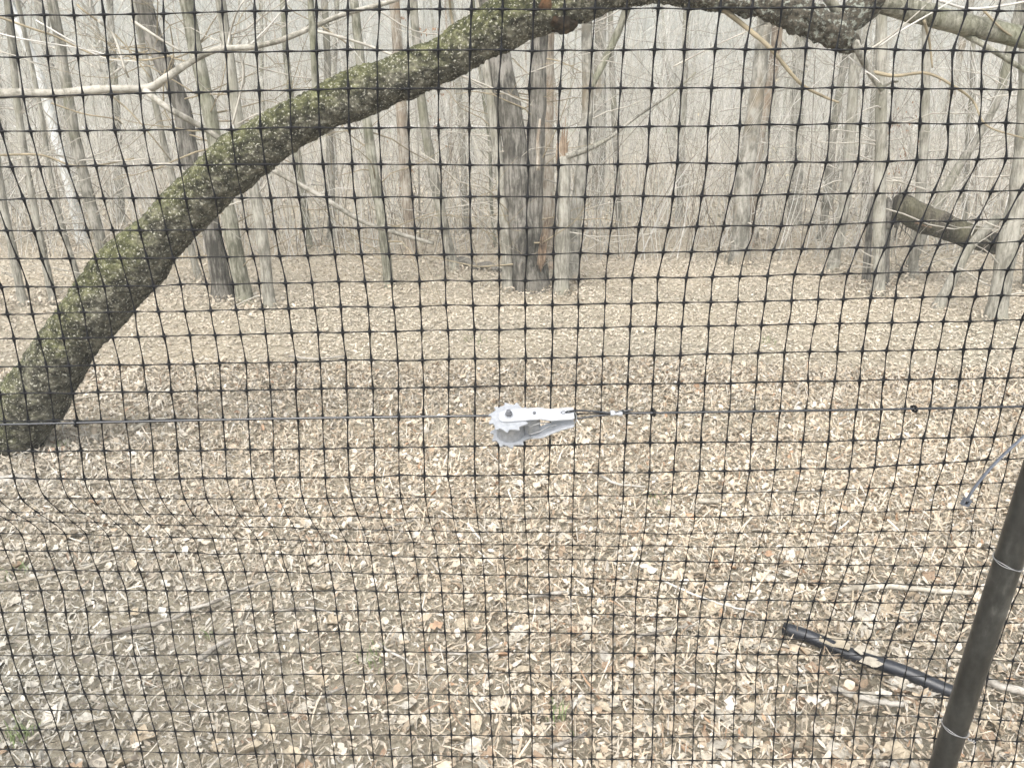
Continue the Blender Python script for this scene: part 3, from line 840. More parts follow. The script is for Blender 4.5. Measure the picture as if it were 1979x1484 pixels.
tw = [
 ([(-40, 20), (60, 55), (110, 72), (180, 105), (260, 118), (335, 108)], 4), ([(-40, 55), (40, 75), (160, 95), (220, 110)], 3),
 ([(70, 40), (130, 75), (200, 112), (270, 120)], 3), ([(150, 10), (160, 20), (230, 75), (290, 150)], 4),
 ([(190, 40), (220, 70), (240, 130), (248, 150)], 6), ([(100, 200), (160, 220), (220, 230), (235, 240)], 3),
 ([(215, 185), (250, 215), (290, 260), (330, 310)], 3), ([(335, 108), (322, 150), (330, 200)], 3),
 ([(440, 92), (446, 60), (460, 20), (480, -10)], 4), ([(480, 92), (530, 40), (560, 0)], 3),
 ([(420, 98), (428, 84), (424, 70)], 4), ([(0, 300), (80, 300), (140, 320), (200, 318), (260, 306)], 4),
 ([(150, 325), (160, 310), (230, 312), (300, 305)], 3), ([(280, 320), (330, 318), (360, 333), (395, 330)], 5),
 ([(255, 40), (300, 70), (350, 100)], 6), ([(320, 135), (316, 160), (318, 210), (330, 235)], 3),
 ([(460, 240), (500, 220), (540, 214)], 3), ([(450, 240), (470, 150), (462, 100)], 4),
 ([(740, 10), (700, 60), (690, 130)], 2), ([(0, 100), (60, 120), (120, 170), (140, 230)], 2),
 ([(660, 70), (700, 120), (720, 170)], 2), ([(730, 20), (800, 60), (880, 70)], 3)]
for pix, w in tw:
    branch(lb, BO, pix, w * 1.2, w * 0.7, random.choice(['twig', 'twig', 'twig_brown', 'twig_white']), LY + random.uniform(-0.1, 0.5), name='twig', sides=5, rough=0)

# ------------------------------------------------------------------ standing trees: each read off by its foot and line
def crown_geo(g, top, r, hgt, nb, spread, seed):
    rd = random.Random(seed)
    for i in range(nb):
        t = rd.uniform(0.1, 1.0)
        s = top + Vector((rd.gauss(0, .02), rd.gauss(0, .02), t * hgt))
        an = rd.uniform(0, 6.283)
        L = spread * rd.uniform(0.5, 1.1) * (1.15 - t * .6)
        p = [s]
        d = Vector((math.cos(an), math.sin(an), rd.uniform(0.3, 1.2))).normalized()
        for k in range(4):
            d = (d + Vector((rd.gauss(0, .25), rd.gauss(0, .25), rd.gauss(0.06, .2)))).normalized()
            p.append(p[-1] + d * L / 4)
        rb = r * (1 - t * .6) * rd.uniform(0.25, 0.45)
        g.tube(p, [rb, rb * .8, rb * .6, rb * .4, rb * .15], 5, cap=False)
        for k in range(4):
            q = p[rd.randint(1, 4)]
            d2 = Vector((rd.gauss(0, 1), rd.gauss(0, 1), rd.uniform(-.2, 1))).normalized()
            m_ = q + d2 * L * .2
            e = m_ + (d2 + Vector((0, 0, rd.uniform(-.3, .4)))) * L * .2
            g.tube([q, m_, e], [rb * .35, rb * .22, rb * .08], 3, cap=False)

def tree(label, pix, wpx, mat, snap=None, twigs=5, name='tree', height_add=4.5, depth=None, taper=0.75, cat='tree'):
    """pix: from the foot upwards in photo pixels; wpx: width at the foot; snap: broken off at the last point"""
    foot = G(*pix[0])
    Y = foot.y
    root = add(name, None, loc=foot, label=label, cat=cat)
    depth_ = Y * CP - (foot.z - CAMH) * SP
    r0 = wpx / 2 / FPX * depth_
    sd = random.random() * 100
    pts = [foot - Vector((0, 0, 0.12))] + [foot + Vector((0, 0, 0.0))] + [P(x, y, Y + 0.0) for x, y in pix[1:]]
    vis = pts[-1]
    if not snap:
        dirn = (pts[-1] - pts[-2]).normalized(); dirn.z = max(dirn.z, .6)
        pts.append(vis + dirn * height_add * .5 + Vector((random.gauss(0, .1), random.gauss(0, .1), 0)))
        pts.append(pts[-1] + Vector((random.gauss(0, .25), random.gauss(0, .25), height_add * .5)))
    path = smooth_path(pts, 10)
    L = [0]
    for i in range(1, len(path)): L.append(L[-1] + (path[i] - path[i - 1]).length)
    tot = L[-1]
    rad = []
    for l in L:
        t = l / tot
        flare = 1 + 0.35 * math.exp(-max(0, l - .1) / (r0 * 1.3))
        rad.append(r0 * flare * (1 - (1 - taper if snap else 0.72) * t))
    if snap: rad[-1] *= 0.45; rad[-2] *= .8
    g = Geo()
    g.tube(path, rad, 14, rough=0.16, rfreq=5.0 / max(.5, r0 * 10), seed=sd)
    add('trunk', g.mesh('trunk', foot), M[mat], root)
    g = Geo()
    if not snap:
        crown_geo(g, vis, rad[len(path) // 2], (path[-1] - vis).length, 12, 1.5, sd)
    for i in range(twigs):
        k = random.randint(12, max(13, len(path) * 2 // 3)) if len(path) > 16 else random.randint(2, len(path) - 1)
        k = min(k, len(path) - 1)
        q = path[k]; s = random.choice((-1, 1))
        d = Vector((s * random.uniform(.5, 1), random.uniform(-.6, .6), random.uniform(-.2, .8))).normalized()
        pp = [q]; Lb = random.uniform(.35, 1.1)
        for _ in range(5):
            d = (d + Vector((random.gauss(0, .22), random.gauss(0, .22), random.gauss(0, .22)))).normalized()
            pp.append(pp[-1] + d * Lb / 5)
        rb = min(r0 * .16, random.uniform(.003, .008))
        g.tube(pp, [rb, rb * .85, rb * .7, rb * .5, rb * .35, rb * .2], 4, cap=False)
        for _ in range(2):
            q2 = pp[random.randint(2, 5)]
            e = q2 + Vector((random.gauss(0, .12), random.gauss(0, .12), random.gauss(.04, .12)))
            g.tube([q2, q2.lerp(e, .5) + Vector((0, 0, .02)), e], [rb * .5, rb * .35, rb * .2], 3, cap=False)
    if g.v:
        add('crown', g.mesh('crown', foot), M['twig' if mat not in ('dark', 'olive') else 'twig_brown'], root)
    return root

TREES = [
 ('slanting whitish birch trunk near the left edge', [(160, 470), (138, 376), (110, 270), (80, 160), (33, 42), (10, -20)], 24, 'birch'),
 ('dark grey trunk leaning left behind the foot of the mossy trunk', [(226, 575), (196, 472), (167, 363), (144, 259), (125, 146), (100, 0)], 27, 'grey'),
 ('dark ridged trunk at the left of the clump beneath the mossy arch', [(432, 580), (409, 451), (372, 330), (350, 205), (309, 104), (276, 0)], 37, 'dark'),
 ('grey green trunk in the middle of the clump beneath the mossy arch', [(474, 587), (446, 440), (411, 250), (384, 125), (359, 0)], 38, 'olive'),
 ('slim pale trunk at the right of the clump beneath the mossy arch', [(522, 597), (501, 418), (460, 230), (438, 75), (426, 0)], 28, 'pale'),
 ('thin pale stem standing left of the clump beneath the arch', [(386, 545), (362, 455), (330, 330), (300, 200)], 17, 'pale'),
 ('pale faint trunk at the far left edge above the leaves', [(46, 592), (24, 480), (2, 370), (-20, 200)], 20, 'pale'),
 ('pale trunk between the left edge and the mossy trunk', [(104, 588), (84, 490), (62, 380), (40, 250), (20, 60)], 18, 'pale'),
 ('grey trunk touching the upper edge of the mossy trunk at left', [(158, 560), (122, 440), (96, 330), (72, 180)], 12, 'pale'),
 ('greenish slim trunk bent left below the middle of the arch', [(752, 556), (740, 443), (722, 330), (709, 234), (696, 120), (684, 0)], 25, 'olive'),
 ('brownish trunk with rusty leaf specks below the arch', [(796, 498), (790, 420), (783, 330), (778, 250), (770, 120)], 30, 'rust'),
 ('grey trunk curving left to the right of the rusty one', [(878, 522), (866, 472), (845, 376), (828, 284), (815, 196), (806, 90)], 25, 'grey'),
 ('thin crooked dark stem left of the big central pair', [(958, 480), (950, 400), (947, 292), (941, 234), (928, 142), (920, 60)], 9, 'olive'),
 ('pale slender trunk against the left side of the dark central tree', [(982, 563), (978, 460), (966, 330), (950, 200), (936, 90)], 27, 'pale'),
 ('large dark ridged tree in the middle of the clearing edge', [(1022, 562), (1012, 470), (1003, 400), (993, 267), (968, 125), (950, 20)], 52, 'dark'),
 ('dark trunk beside the large central tree, torn open at its foot', [(1044, 560), (1036, 480), (1030, 418), (1037, 250), (1042, 83), (1046, -20)], 36, 'dark'),
 ('rusty brown trunk right behind the central pair', [(1062, 520), (1060, 418), (1058, 250), (1060, 84), (1062, -10)], 32, 'rust'),
 ('mottled grey trunk just right of the splintered snag', [(1106, 548), (1112, 430), (1122, 334), (1135, 209), (1134, 60), (1132, -20)], 30, 'mottle'),
 ('thick mottled trunk standing alone right of the middle', [(1428, 512), (1436, 368), (1447, 292), (1462, 180), (1476, 60), (1482, -20)], 42, 'mottle'),
 ('brown patched trunk leaning out behind the thick mottled one', [(1442, 480), (1462, 300), (1484, 180), (1502, 60)], 30, 'rust'),
 ('slender cream trunk leaning right, left of the snapped tree', [(1608, 524), (1622, 450), (1634, 376), (1647, 209), (1655, 60)], 27, 'pale'),
 ('faint pale stem just left of the slender cream trunk', [(1586, 470), (1598, 380), (1606, 292), (1625, 160), (1640, 60)], 20, 'grey'),
 ('straight pale trunk in front of the snapped tree', [(1697, 570), (1699, 450), (1701, 330), (1703, 242), (1704, 60)], 29, 'pale'),
 ('pale trunk standing under the hanging mossy log', [(1764, 538), (1768, 480), (1776, 400), (1786, 280), (1790, 100)], 24, 'pale'),
 ('bare leaning trunk slanting up right above the mossy log', [(1758, 520), (1786, 450), (1812, 395), (1858, 314), (1906, 236), (1935, 170), (1960, 60)], 22, 'grey'),
 ('broad pale trunk at the right edge of the clearing', [(1924, 620), (1940, 520), (1956, 430), (1969, 368), (1985, 200), (1990, 40)], 46, 'pale'),
 ('pale trunk partly out of frame at the right edge', [(1992, 560), (1996, 440), (2004, 300), (2010, 100)], 36, 'grey'),
 ('thin grey trunk far back between the two pale right hand trunks', [(1862, 470), (1866, 380), (1872, 260), (1880, 80)], 14, 'grey'),
 ('slim pale trunk behind the drooping lichen limb', [(1668, 440), (1676, 330), (1690, 180), (1700, 20)], 18, 'pale'),
 ('pale trunk set back right of the mottled grey trunk', [(1196, 450), (1192, 330), (1186, 200), (1180, 30)], 16, 'grey'),
 ('slim trunk set back midway between the snag and the thick mottled trunk', [(1312, 430), (1316, 320), (1322, 180), (1326, 10)], 18, 'pale'),
 ('pale thin trunk behind the mossy arch near its top', [(900, 450), (896, 330), (888, 200), (876, 60)], 16, 'pale'),
 ('grey trunk seen just right of the upright shoot on the arch', [(640, 470), (640, 360), (634, 200), (628, 20)], 20, 'grey'),
 ('greyish trunk seen left of the upright shoot on the arch', [(598, 480), (586, 380), (566, 220), (548, 20)], 18, 'olive'),
]
for lab, pix, w, mat in TREES:
    tree(lab, pix, w * (.8 if mat != 'dark' else 1), mat, twigs=random.randint(12, 22))

# splintered snag with orange heartwood right of the central pair
sn = tree('pale broken snag with a splintered orange top beside the central trees', [(1084, 568), (1087, 480), (1089, 400), (1090, 330), (1091, 300)], 30, 'pale', snap=True, twigs=2, name='broken_snag', cat='snag')
fo = sn.location.copy()
def splinter(root, mat, pix, w0, w1, Y, name='splinter', tip=True):
    g = Geo()
    path = smooth_path([P(x, y, Y) for x, y in pix], 6)
    dep = Y * CP + 0.1
    n = len(path)
    rad = [(w0 + (w1 - w0) * i / (n - 1)) / 2 / FPX * dep * (1 + .1 * math.sin(i * 1.9)) for i in range(n)]
    g.tube(path, rad, 7, rough=0.35, rfreq=25, flat=.6)
    add(name, g.mesh(name, root.location), M[mat], root)
for dx, tp in ((-5, 268), (-2, 238), (2, 226), (5, 250), (8, 272)):
    splinter(sn, 'wood', [(1085 + dx, 322), (1087 + dx, 285), (1091 + dx * 1.2, tp)], 9, 1.5, fo.y - .01 * (dx % 3))
splinter(sn, 'wood', [(1078, 330), (1076, 290), (1080, 262)], 8, 2, fo.y - .01)
splinter(sn, 'dark', [(1076, 440), (1077, 380), (1080, 310)], 7, 4, fo.y - .05)
g = Geo()
path = smooth_path([P(x, y, fo.y - .03) for x, y in [(1094, 303), (1128, 292), (1162, 276), (1190, 258), (1220, 234), (1262, 205), (1300, 180), (1345, 140)]], 6)
g.tube(path, list(lerp_list([.026, .016, .010, .006], len(path))), 7, rough=.15, rfreq=12)
add('branch', g.mesh('branch', fo), M['grey'], sn)
# torn foot of the neighbouring dark trunk
for o in list(col.objects):
    if o.get('label', '').startswith('mottled grey trunk just right'):
        branch(o, o.location, [(1128, 205), (1145, 163), (1172, 110), (1195, 60), (1222, -10)], 12, 15, 'olive', o.location.y)
for o in list(col.objects):
    if o.get('label', '').startswith('dark trunk beside the large central'):
        for q in range(6):
            dx = (q - 2.5) * 2.6
            splinter(o, 'wood', [(1046 + dx, 525 - abs(q - 2) * 6), (1050 + dx, 470), (1057 + dx * .7, 432 - q * 5 + (q % 2) * 18)], 6, 1.5, o.location.y - .13 - .006 * (q % 3), name='torn_wood')
        splinter(o, 'rust', [(1040, 330), (1040, 270), (1044, 230)], 9, 4, o.location.y - .13, name='torn_wood')

# snapped tree at the right: black splintered stump and hanging log
st = tree('blackened splinter of the snapped tree left of the straight pale trunk', [(1673, 548), (1676, 500), (1680, 440), (1685, 380)], 17, 'dark', snap=True, twigs=0, name='broken_snag', taper=.5, cat='snag')
st2 = tree('thin dark shattered stump holding up the mossy log', [(1712, 556), (1713, 480), (1714, 430), (1717, 382)], 12, 'dark', snap=True, twigs=0, name='broken_snag', taper=.9, cat='snag')
Y2 = st2.location.y
for pix, w in (([(1718, 440), (1722, 400), (1728, 372)], 14), ([(1724, 430), (1736, 395), (1741, 360)], 12), ([(1730, 440), (1742, 410), (1750, 385)], 10), ([(1738, 428), (1733, 446), (1730, 460)], 4), ([(1746, 430), (1742, 445), (1738, 462)], 4), ([(1752, 432), (1750, 446), (1748, 455)], 3), ([(1722, 430), (1718, 470), (1712, 500)], 6)):
    splinter(st2, 'dark', pix, w, 1.5, Y2 - .02)
lg = add('fallen_log', None, loc=P(1740, 405, Y2), label='mossy broken log hanging from the shattered stump at right', cat='log')
g = Geo()
lpix = [(1728, 400, 20), (1745, 404, 25), (1780, 420, 24), (1830, 440, 22), (1880, 458, 21), (1915, 470, 20), (1930, 476, 17)]
path = smooth_path([P(x, y, Y2 - .03) for x, y, w in lpix], 8)
g.tube(path, list(np.interp(np.linspace(0, 1, len(path)), np.linspace(0, 1, len(lpix)), [w / FPX * (Y2 * 1.03) for _, _, w in lpix])), 20, rough=.2, rfreq=8)
add('log_body', g.mesh('log_body', lg.location), M['olive_dark'], lg)
splinter(lg, 'wood', [(1925, 470), (1930, 478), (1926, 488)], 18, 6, Y2 - .05, name='broken_end')
splinter(lg, 'wood', [(1770, 430), (1785, 436), (1800, 440)], 10, 4, Y2 - .15, name='torn_wood')
lf = tree('pale forked leaning stem in front of the hanging log', [(1812, 596), (1843, 535), (1866, 490), (1889, 460), (1912, 438), (1931, 416)], 21, 'pale', snap=True, twigs=1, name='leaning_tree', cat='tree')
splinter(lf, 'pale', [(1884, 464), (1902, 462), (1916, 470)], 12, 5, lf.location.y)
# log lying far back in the clearing
a, b = G(884, 516), G(976, 530)
g = Geo(); path = [a.lerp(b, i / 12) + Vector((0, 0, .04 + .02 * math.sin(i))) for i in range(13)]
g.tube(path, list(lerp_list([.045, .035, .02], 13)), 10, rough=.25, rfreq=6)
add('fallen_log', g.mesh('fallen_log', a), M['dark'], loc=a, label='thin dark log lying on leaves left of the central trees', cat='log')
a, b = G(-60, 936), G(96, 935)
g = Geo(); path = [a.lerp(b, i / 12) + Vector((0, 0, .008 + .004 * math.sin(i))) for i in range(13)]
g.tube(path, list(lerp_list([.028, .03, .026, .01], 13)), 10, rough=.2, rfreq=9)
add('fallen_log', g.mesh('fallen_log', a), M['stick'], loc=a, label='pale barkless log on the ground below the mossy trunk foot', cat='log')

# young trees that kept their withered leaves
for px, py, hgt, sp_, nl, lc, lab in ((1462, 470, 1.7, .85, 150, (.66, .60, .46), 'sapling hung with pale dry leaves near the thick mottled trunk'),
                                      (812, 470, 2.2, .55, 170, (.33, .20, .12), 'sapling with small rusty leaves beside the brownish trunk'),
                                      (1728, 470, 1.5, .30, 90, (.30, .18, .11), 'sapling with rusty leaves behind the snapped tree')):
    f0 = G(px, py)
    root = add('sapling', None, loc=f0, label=lab, cat='sapling')
    g = Geo(); g.tube([f0 - Vector((0, 0, .05)), f0 + Vector((.02, 0, hgt * .5)), f0 + Vector((-.03, .02, hgt))], [.012, .009, .004], 6)
    add('stem', g.mesh('stem', f0), M['twig'], root)
    g = Geo(); lv, lq = [], []
    for i in range(26):
        z = random.uniform(.25, 1) * hgt
        q = f0 + Vector((0, 0, z)); an = random.uniform(0, 6.28)
        e = q + Vector((math.cos(an) * sp_, math.sin(an) * sp_ * .6, random.uniform(-.05, .25))) * random.uniform(.4, 1)
        md = q.lerp(e, .5) + Vector((0, 0, .06))
        g.tube([q, md, e], [.004, .003, .0015], 4, cap=False)
        for k in range(nl // 26 + 1):
            t = random.uniform(.3, 1); w_ = q.lerp(md, t * 2) if t < .5 else md.lerp(e, t * 2 - 1)
            a1_ = Vector((random.gauss(0, 1), random.gauss(0, 1), random.gauss(0, 1))).normalized() * .011
            b1_ = Vector((random.gauss(0, .4), random.gauss(0, .4), -1)).normalized() * random.uniform(.025, .045)
            b_ = len(lv); lv += [w_, w_ + b1_ * .5 + a1_, w_ + b1_, w_ + b1_ * .5 - a1_]; lq.append((b_, b_ + 1, b_ + 2, b_ + 3))
    add('twigs', g.mesh('twigs', f0), M['twig'], root)
    o = add('withered_leaves', mesh_from('withered_leaves', [v - f0 for v in lv], lq, False), plain_mat('withered_leaf', lc, .8, var=.3, scale=30, spec=.2), root)
    o['kind'] = 'stuff'

# slender trees deeper in the wood (alike at this distance)
protos = []
for i in range(9):
    rd = random.Random(100 + i)
    r0 = rd.uniform(.022, .07)
    H = rd.uniform(5, 8.5)
    p = [Vector((0, 0, -.2))]
    lean = Vector((rd.gauss(0, .07), rd.gauss(0, .05), 1))
    for k in range(8):
        p.append(p[-1] + Vector((lean.x + rd.gauss(0, .035), lean.y + rd.gauss(0, .03), 1)) * H / 8)
    path = smooth_path(p, 4)
    g = Geo(); g.tube(path, list(lerp_list([r0 * 1.3, r0, r0 * .85, r0 * .6, r0 * .25], len(path))), 8, rough=.15, rfreq=4, seed=i * 7.0)
    tm = g.mesh('trunk'); tm.materials.append(M[['pale', 'grey', 'olive', 'pale', 'mottle', 'grey', 'pale', 'rust', 'pale'][i]])
    g = Geo()
    crown_geo(g, p[1] + Vector((0, 0, .4)), r0, H * .85, 20, 1.6, i)
    cm = g.mesh('crown'); cm.materials.append(M['twig'])
    protos.append((tm, cm))
LAND = [(60, 'the pale faint trunk at far left'), (300, 'the foot of the mossy trunk'), (470, 'the clump beneath the arch'), (752, 'the bent greenish trunk'), (1020, 'the large dark central tree'),
        (1250, 'the splintered snag'), (1430, 'the thick mottled trunk'), (1697, 'the straight pale trunk'), (1924, 'the broad pale right trunk')]
MATN = ['pale', 'grey', 'olive', 'pale', 'mottle', 'grey', 'pale', 'rust', 'pale']
WORD = {'pale': 'pale', 'grey': 'grey', 'olive': 'greenish', 'mottle': 'mottled', 'rust': 'brownish'}
ORD = ['nearest', 'second', 'third', 'fourth', 'fifth', 'sixth', 'seventh', 'eighth', 'ninth']
spots, nn, nf_ = [], 0, 0
for tries in range(4000):
    y = 9.5 + 40 * random.random() ** 1.1
    x = random.uniform(-.70, .70) * y
    px = 989.5 + FPX * x / (y * CP + (CAMH - height(x, y)) * SP)
    if 1150 < px < 1400 and y < 22 and random.random() < .7: continue
    if y < 20:
        if nn >= 22: continue
        nn += 1
    else:
        if nf_ >= 40: continue
        nf_ += 1
    spots.append((px, x, y, random.randrange(9)))
cnt = {}
for px, x, y, i in sorted(spots, key=lambda q: q[2]):
    if y < 20:
        lp_, lw = min(LAND, key=lambda q: abs(q[0] - px))
        side = 'left' if px < lp_ else 'right'
        key = (lw, side, WORD[MATN[i]])
        k = cnt.get(key, 0); cnt[key] = k + 1
        lab = '%s %s slender tree set back %s of %s' % (ORD[k], WORD[MATN[i]], side, lw)
        grp = 'slender bare trees in the middle of the wood'
    else:
        lab = 'thin bare tree deep in the wood before the far slope'
        grp = 'thin bare trees deep in the wood'
    root = add('slender_tree', None, loc=(x, y, height(x, y)), label=lab, cat='tree', group=grp)
    root.rotation_euler = (0, 0, random.uniform(0, 6.28))
    s = random.uniform(.8, 1.25); root.scale = (s, s, s)
    add('trunk', protos[i][0], None, root); add('crown', protos[i][1], None, root)

# ------------------------------------------------------------------ brushwood, saplings and the far wooded slope (masses nobody could count)
def twig_mass(name, n, region, Lr, rr_, colset, seed, curve=.25, segs=4, vertical=.75, kids=2):
    r = np.random.default_rng(seed)
    V, Q, C = [], [], []
    off = 0
    for i in range(n):
        x, y = region(r)
        z = height(x, y)
        L = r.uniform(*Lr)
        rad = r.uniform(*rr_)
        d = np.array([r.normal(0, 1 - vertical), r.normal(0, 1 - vertical), 1.0]); d /= np.linalg.norm(d)
        stems = [(np.array([x, y, z - .02]), d, L, rad)]
        c = np.array(colset[r.integers(len(colset))]) * r.uniform(.8, 1.15)
        while stems:
            p, d, L_, ra = stems.pop()
            pts = [p]
            for k in range(segs):
                d = d + r.normal(0, curve, 3) * .55; d /= np.linalg.norm(d)
                pts.append(pts[-1] + d * L_ / segs)
            if L_ == L:
                for _ in range(kids):
                    k = r.integers(1, segs + 1)
                    dd = d + r.normal(0, .6, 3); dd[2] = abs(dd[2]) * .7; dd /= np.linalg.norm(dd)
                    stems.append((pts[k], dd, L * r.uniform(.3, .6), ra * .55))
            a = np.cross(d, [0, 1, 0.3]); a /= np.linalg.norm(a) + 1e-9
            b = np.cross(d, a)
            ring_ = [a, -.5 * a + .87 * b, -.5 * a - .87 * b]
            for k, q in enumerate(pts):
                w = ra * (1 - .75 * k / segs)
                for e in ring_: V.append(q + e * w)
            for k in range(segs):
                for s in range(3):
                    Q.append((off + k * 3 + s, off + k * 3 + (s + 1) % 3, off + k * 3 + 3 + (s + 1) % 3, off + k * 3 + 3 + s))
            C.extend([c] * (3 * (segs + 1)))
            off += 3 * (segs + 1)
    me = mesh_np(name, np.array(V), quads=np.array(Q), colors=np.array(C))
    return me
PALE = [(.54, .52, .47), (.48, .46, .41), (.62, .60, .56), (.42, .395, .34), (.20, .175, .14)]
def reg_mid(r):
    y = 7.6 + 34 * r.random() ** 1.5
    return r.uniform(-.8, .8) * y, y
add('brushwood', twig_mass('brushwood', 6400, reg_mid, (.6, 3.0), (.0025, .0065), PALE, 3, segs=3, kids=3), M['brush'], label='tangle of thin pale saplings and twigs among the trees', cat='brushwood', kind='stuff')
def reg_far(r):
    y = 24 + 33 * r.random()
    return r.uniform(-.8, .8) * y, y
add('thicket', twig_mass('thicket', 1500, reg_far, (2.0, 5.0), (.007, .018), PALE, 5, segs=3, kids=4), M['brush'], label='dense pale thicket in front of the far slope', cat='thicket', kind='stuff')
def reg_hill(r):
    y = 68 + 120 * r.random() ** 1.1
    return r.uniform(-.85, .85) * y, y
add('distant_wood', twig_mass('distant_wood', 4300, reg_hill, (8, 17), (.04, .15), [(.46, .445, .41), (.40, .385, .35), (.54, .53, .49), (.34, .32, .285)], 8, curve=.13, vertical=.9, segs=3, kids=7), M['brush'],
    label='distant bare wood covering the slope behind', cat='wood', kind='stuff')

# ------------------------------------------------------------------ leaf litter
LEAF_COL = np.array([(.47, .40, .30), (.42, .355, .265), (.48, .43, .345), (.35, .285, .205), (.50, .465, .40), (.39, .345, .275), (.27, .205, .14), (.45, .415, .35), (.33, .22, .14), (.22, .18, .13)])
LEAF_W = np.array([.20, .18, .16, .13, .07, .12, .05, .05, .015, .025]); LEAF_W /= LEAF_W.sum()
def leaf_template(rows, widths, cols=3, cup=.55, curl=.5, lobed=0):
    v = []
    for i in range(rows):
        t = i / (rows - 1) - .5
        w = widths[i]
        for j in range(cols):
            s = (j / (cols - 1) - .5) * 2
            v.append((s * w * .5, t, cup * w * abs(s) ** 1.5 * .5 + curl * (t * t) * (1 if i % 2 else 1.1)))
    q = [(i * cols + j, i * cols + j + 1, (i + 1) * cols + j + 1, (i + 1) * cols + j) for i in range(rows - 1) for j in range(cols - 1)]
    return np.array(v), np.array(q)
def bare(xy):
    return np.clip((-xy[:, 0] + .10) / .5, 0, 1) * np.clip((2.55 - xy[:, 1]) / .5, 0, 1)
def litter(n, region, size, temps, seed, flat=.35, z0=.0, dark=1.0, even=0.0, thin=0.0):
    r = np.random.default_rng(seed)
    Vs, Qs, Cs = [], [], []
    off = 0
    per = n // len(temps)
    for tv, tq, smul in temps:
        xy = region(r, per)
        xy = xy[r.random(len(xy)) > bare(xy) * thin]
        m_ = len(xy)
        L = r.uniform(size[0], size[1], m_) * smul
        asp = r.uniform(.65, 1.25, m_)
        cu = r.uniform(-1.0, 2.0, m_)
        P_ = np.repeat(tv[None], m_, 0).copy()
        P_[:, :, 0] *= (L * asp)[:, None]; P_[:, :, 1] *= L[:, None]; P_[:, :, 2] *= (L * cu)[:, None]
        # twist along the leaf
        tw_ = r.normal(0, .9, m_)[:, None] * tv[None, :, 1]
        x_, z_ = P_[:, :, 0].copy(), P_[:, :, 2].copy()
        P_[:, :, 0] = x_ * np.cos(tw_) - z_ * np.sin(tw_); P_[:, :, 2] = x_ * np.sin(tw_) + z_ * np.cos(tw_)
        yaw = r.uniform(0, 2 * np.pi, m_); pit = r.normal(0, flat, m_); rol = r.normal(0, flat, m_)
        def rot(ax_, an):
            c, s = np.cos(an), np.sin(an); O, I = np.zeros(m_), np.ones(m_)
            if ax_ == 'x': return np.stack([np.stack([I, O, O], 1), np.stack([O, c, -s], 1), np.stack([O, s, c], 1)], 1)
            if ax_ == 'y': return np.stack([np.stack([c, O, s], 1), np.stack([O, I, O], 1), np.stack([-s, O, c], 1)], 1)
            return np.stack([np.stack([c, -s, O], 1), np.stack([s, c, O], 1), np.stack([O, O, I], 1)], 1)
        R_ = rot('z', yaw) @ rot('x', pit) @ rot('y', rol)
        P_ = np.einsum('nij,nkj->nki', R_, P_)
        zz = np.array([height(a_, b_) for a_, b_ in xy]) + z0 + r.uniform(.0, .022, m_)
        lo = P_[:, :, 2].min(1)
        P_[:, :, 0] += xy[:, 0:1]; P_[:, :, 1] += xy[:, 1:2]; P_[:, :, 2] += (zz - lo * .75)[:, None]
        c = LEAF_COL[r.choice(len(LEAF_COL), m_, p=LEAF_W)] * np.array([[1.0, 1.0, 1.02]]) * r.uniform(.84, 1.12, (m_, 1)) * dark
        c = c * (1 - even) + np.array([[.44, .392, .318]]) * even
        pn = np.array([mnoise.noise(Vector((a_ * .9, b_ * .9, 3.1))) + .6 * mnoise.noise(Vector((a_ * 2.7, b_ * 2.7, 7.7))) for a_, b_ in xy])
        c = c * (1 + .17 * np.clip(pn, -1, 1))[:, None]
        # greyer, more decayed litter towards the lower left
        g_ = np.clip((-xy[:, 0] - .1) / 1.2, 0, 1) * np.clip((3.0 - xy[:, 1]) / 1.2, 0, 1)
        g_ = np.maximum(g_, .5 * np.clip((-xy[:, 0] - .6) / 1.2, 0, 1) * np.clip((5 - xy[:, 1]) / 2, 0, 1))
        grey = c.mean(1, keepdims=True) * np.array([[.96, .95, .86]]) * .95
        c = c * (1 - g_[:, None] * .75) + grey * g_[:, None] * .75
        k = tv.shape[0]
        Vs.append(P_.reshape(-1, 3)); Cs.append(np.repeat(c, k, 0))
        Qs.append((tq[None] + (np.arange(m_) * k)[:, None, None] + off).reshape(-1, 4))
        off += m_ * k
    return np.concatenate(Vs), np.concatenate(Qs), np.concatenate(Cs)
def wedge(y0, y1, pw=1.0):
    def f(r, n):
        t = r.random(n)
        y = np.sqrt(y0 * y0 + (y1 * y1 - y0 * y0) * t) if pw == 1 else y0 + (y1 - y0) * t ** pw
        x = r.uniform(-1, 1, n) * (.3 + .74 * y)
        return np.stack([x, y], 1)
    return f
ovate = leaf_template(5, [.10, .62, .70, .42, .05])
lobed = leaf_template(6, [.12, .55, .34, .74, .40, .10])
frag = leaf_template(3, [.5, .8, .35], cols=3, cup=.5, curl=.2)
chip = leaf_template(3, [.35, .5, .2], cols=2, cup=0, curl=.5)
straw = leaf_template(4, [.05, .06, .05, .03], cols=2, cup=0, curl=.4)
roll = leaf_template(4, [.22, .30, .28, .10], cols=3, cup=1.6, curl=.25)
FEET = np.array([tuple(o.location)[:2] for o in col.objects if o.parent is None and o.name.split('.')[0] in ('tree', 'broken_snag', 'sapling')])
def feet_region(r, n):
    a_, d_ = r.uniform(0, 6.283, n), np.abs(r.normal(0, .16, n)) + .03
    return FEET[r.integers(len(FEET), size=n)] + np.stack([np.cos(a_) * d_, np.sin(a_) * d_], 1)
flake = leaf_template(2, [.45, .35], cols=2, cup=0, curl=0)
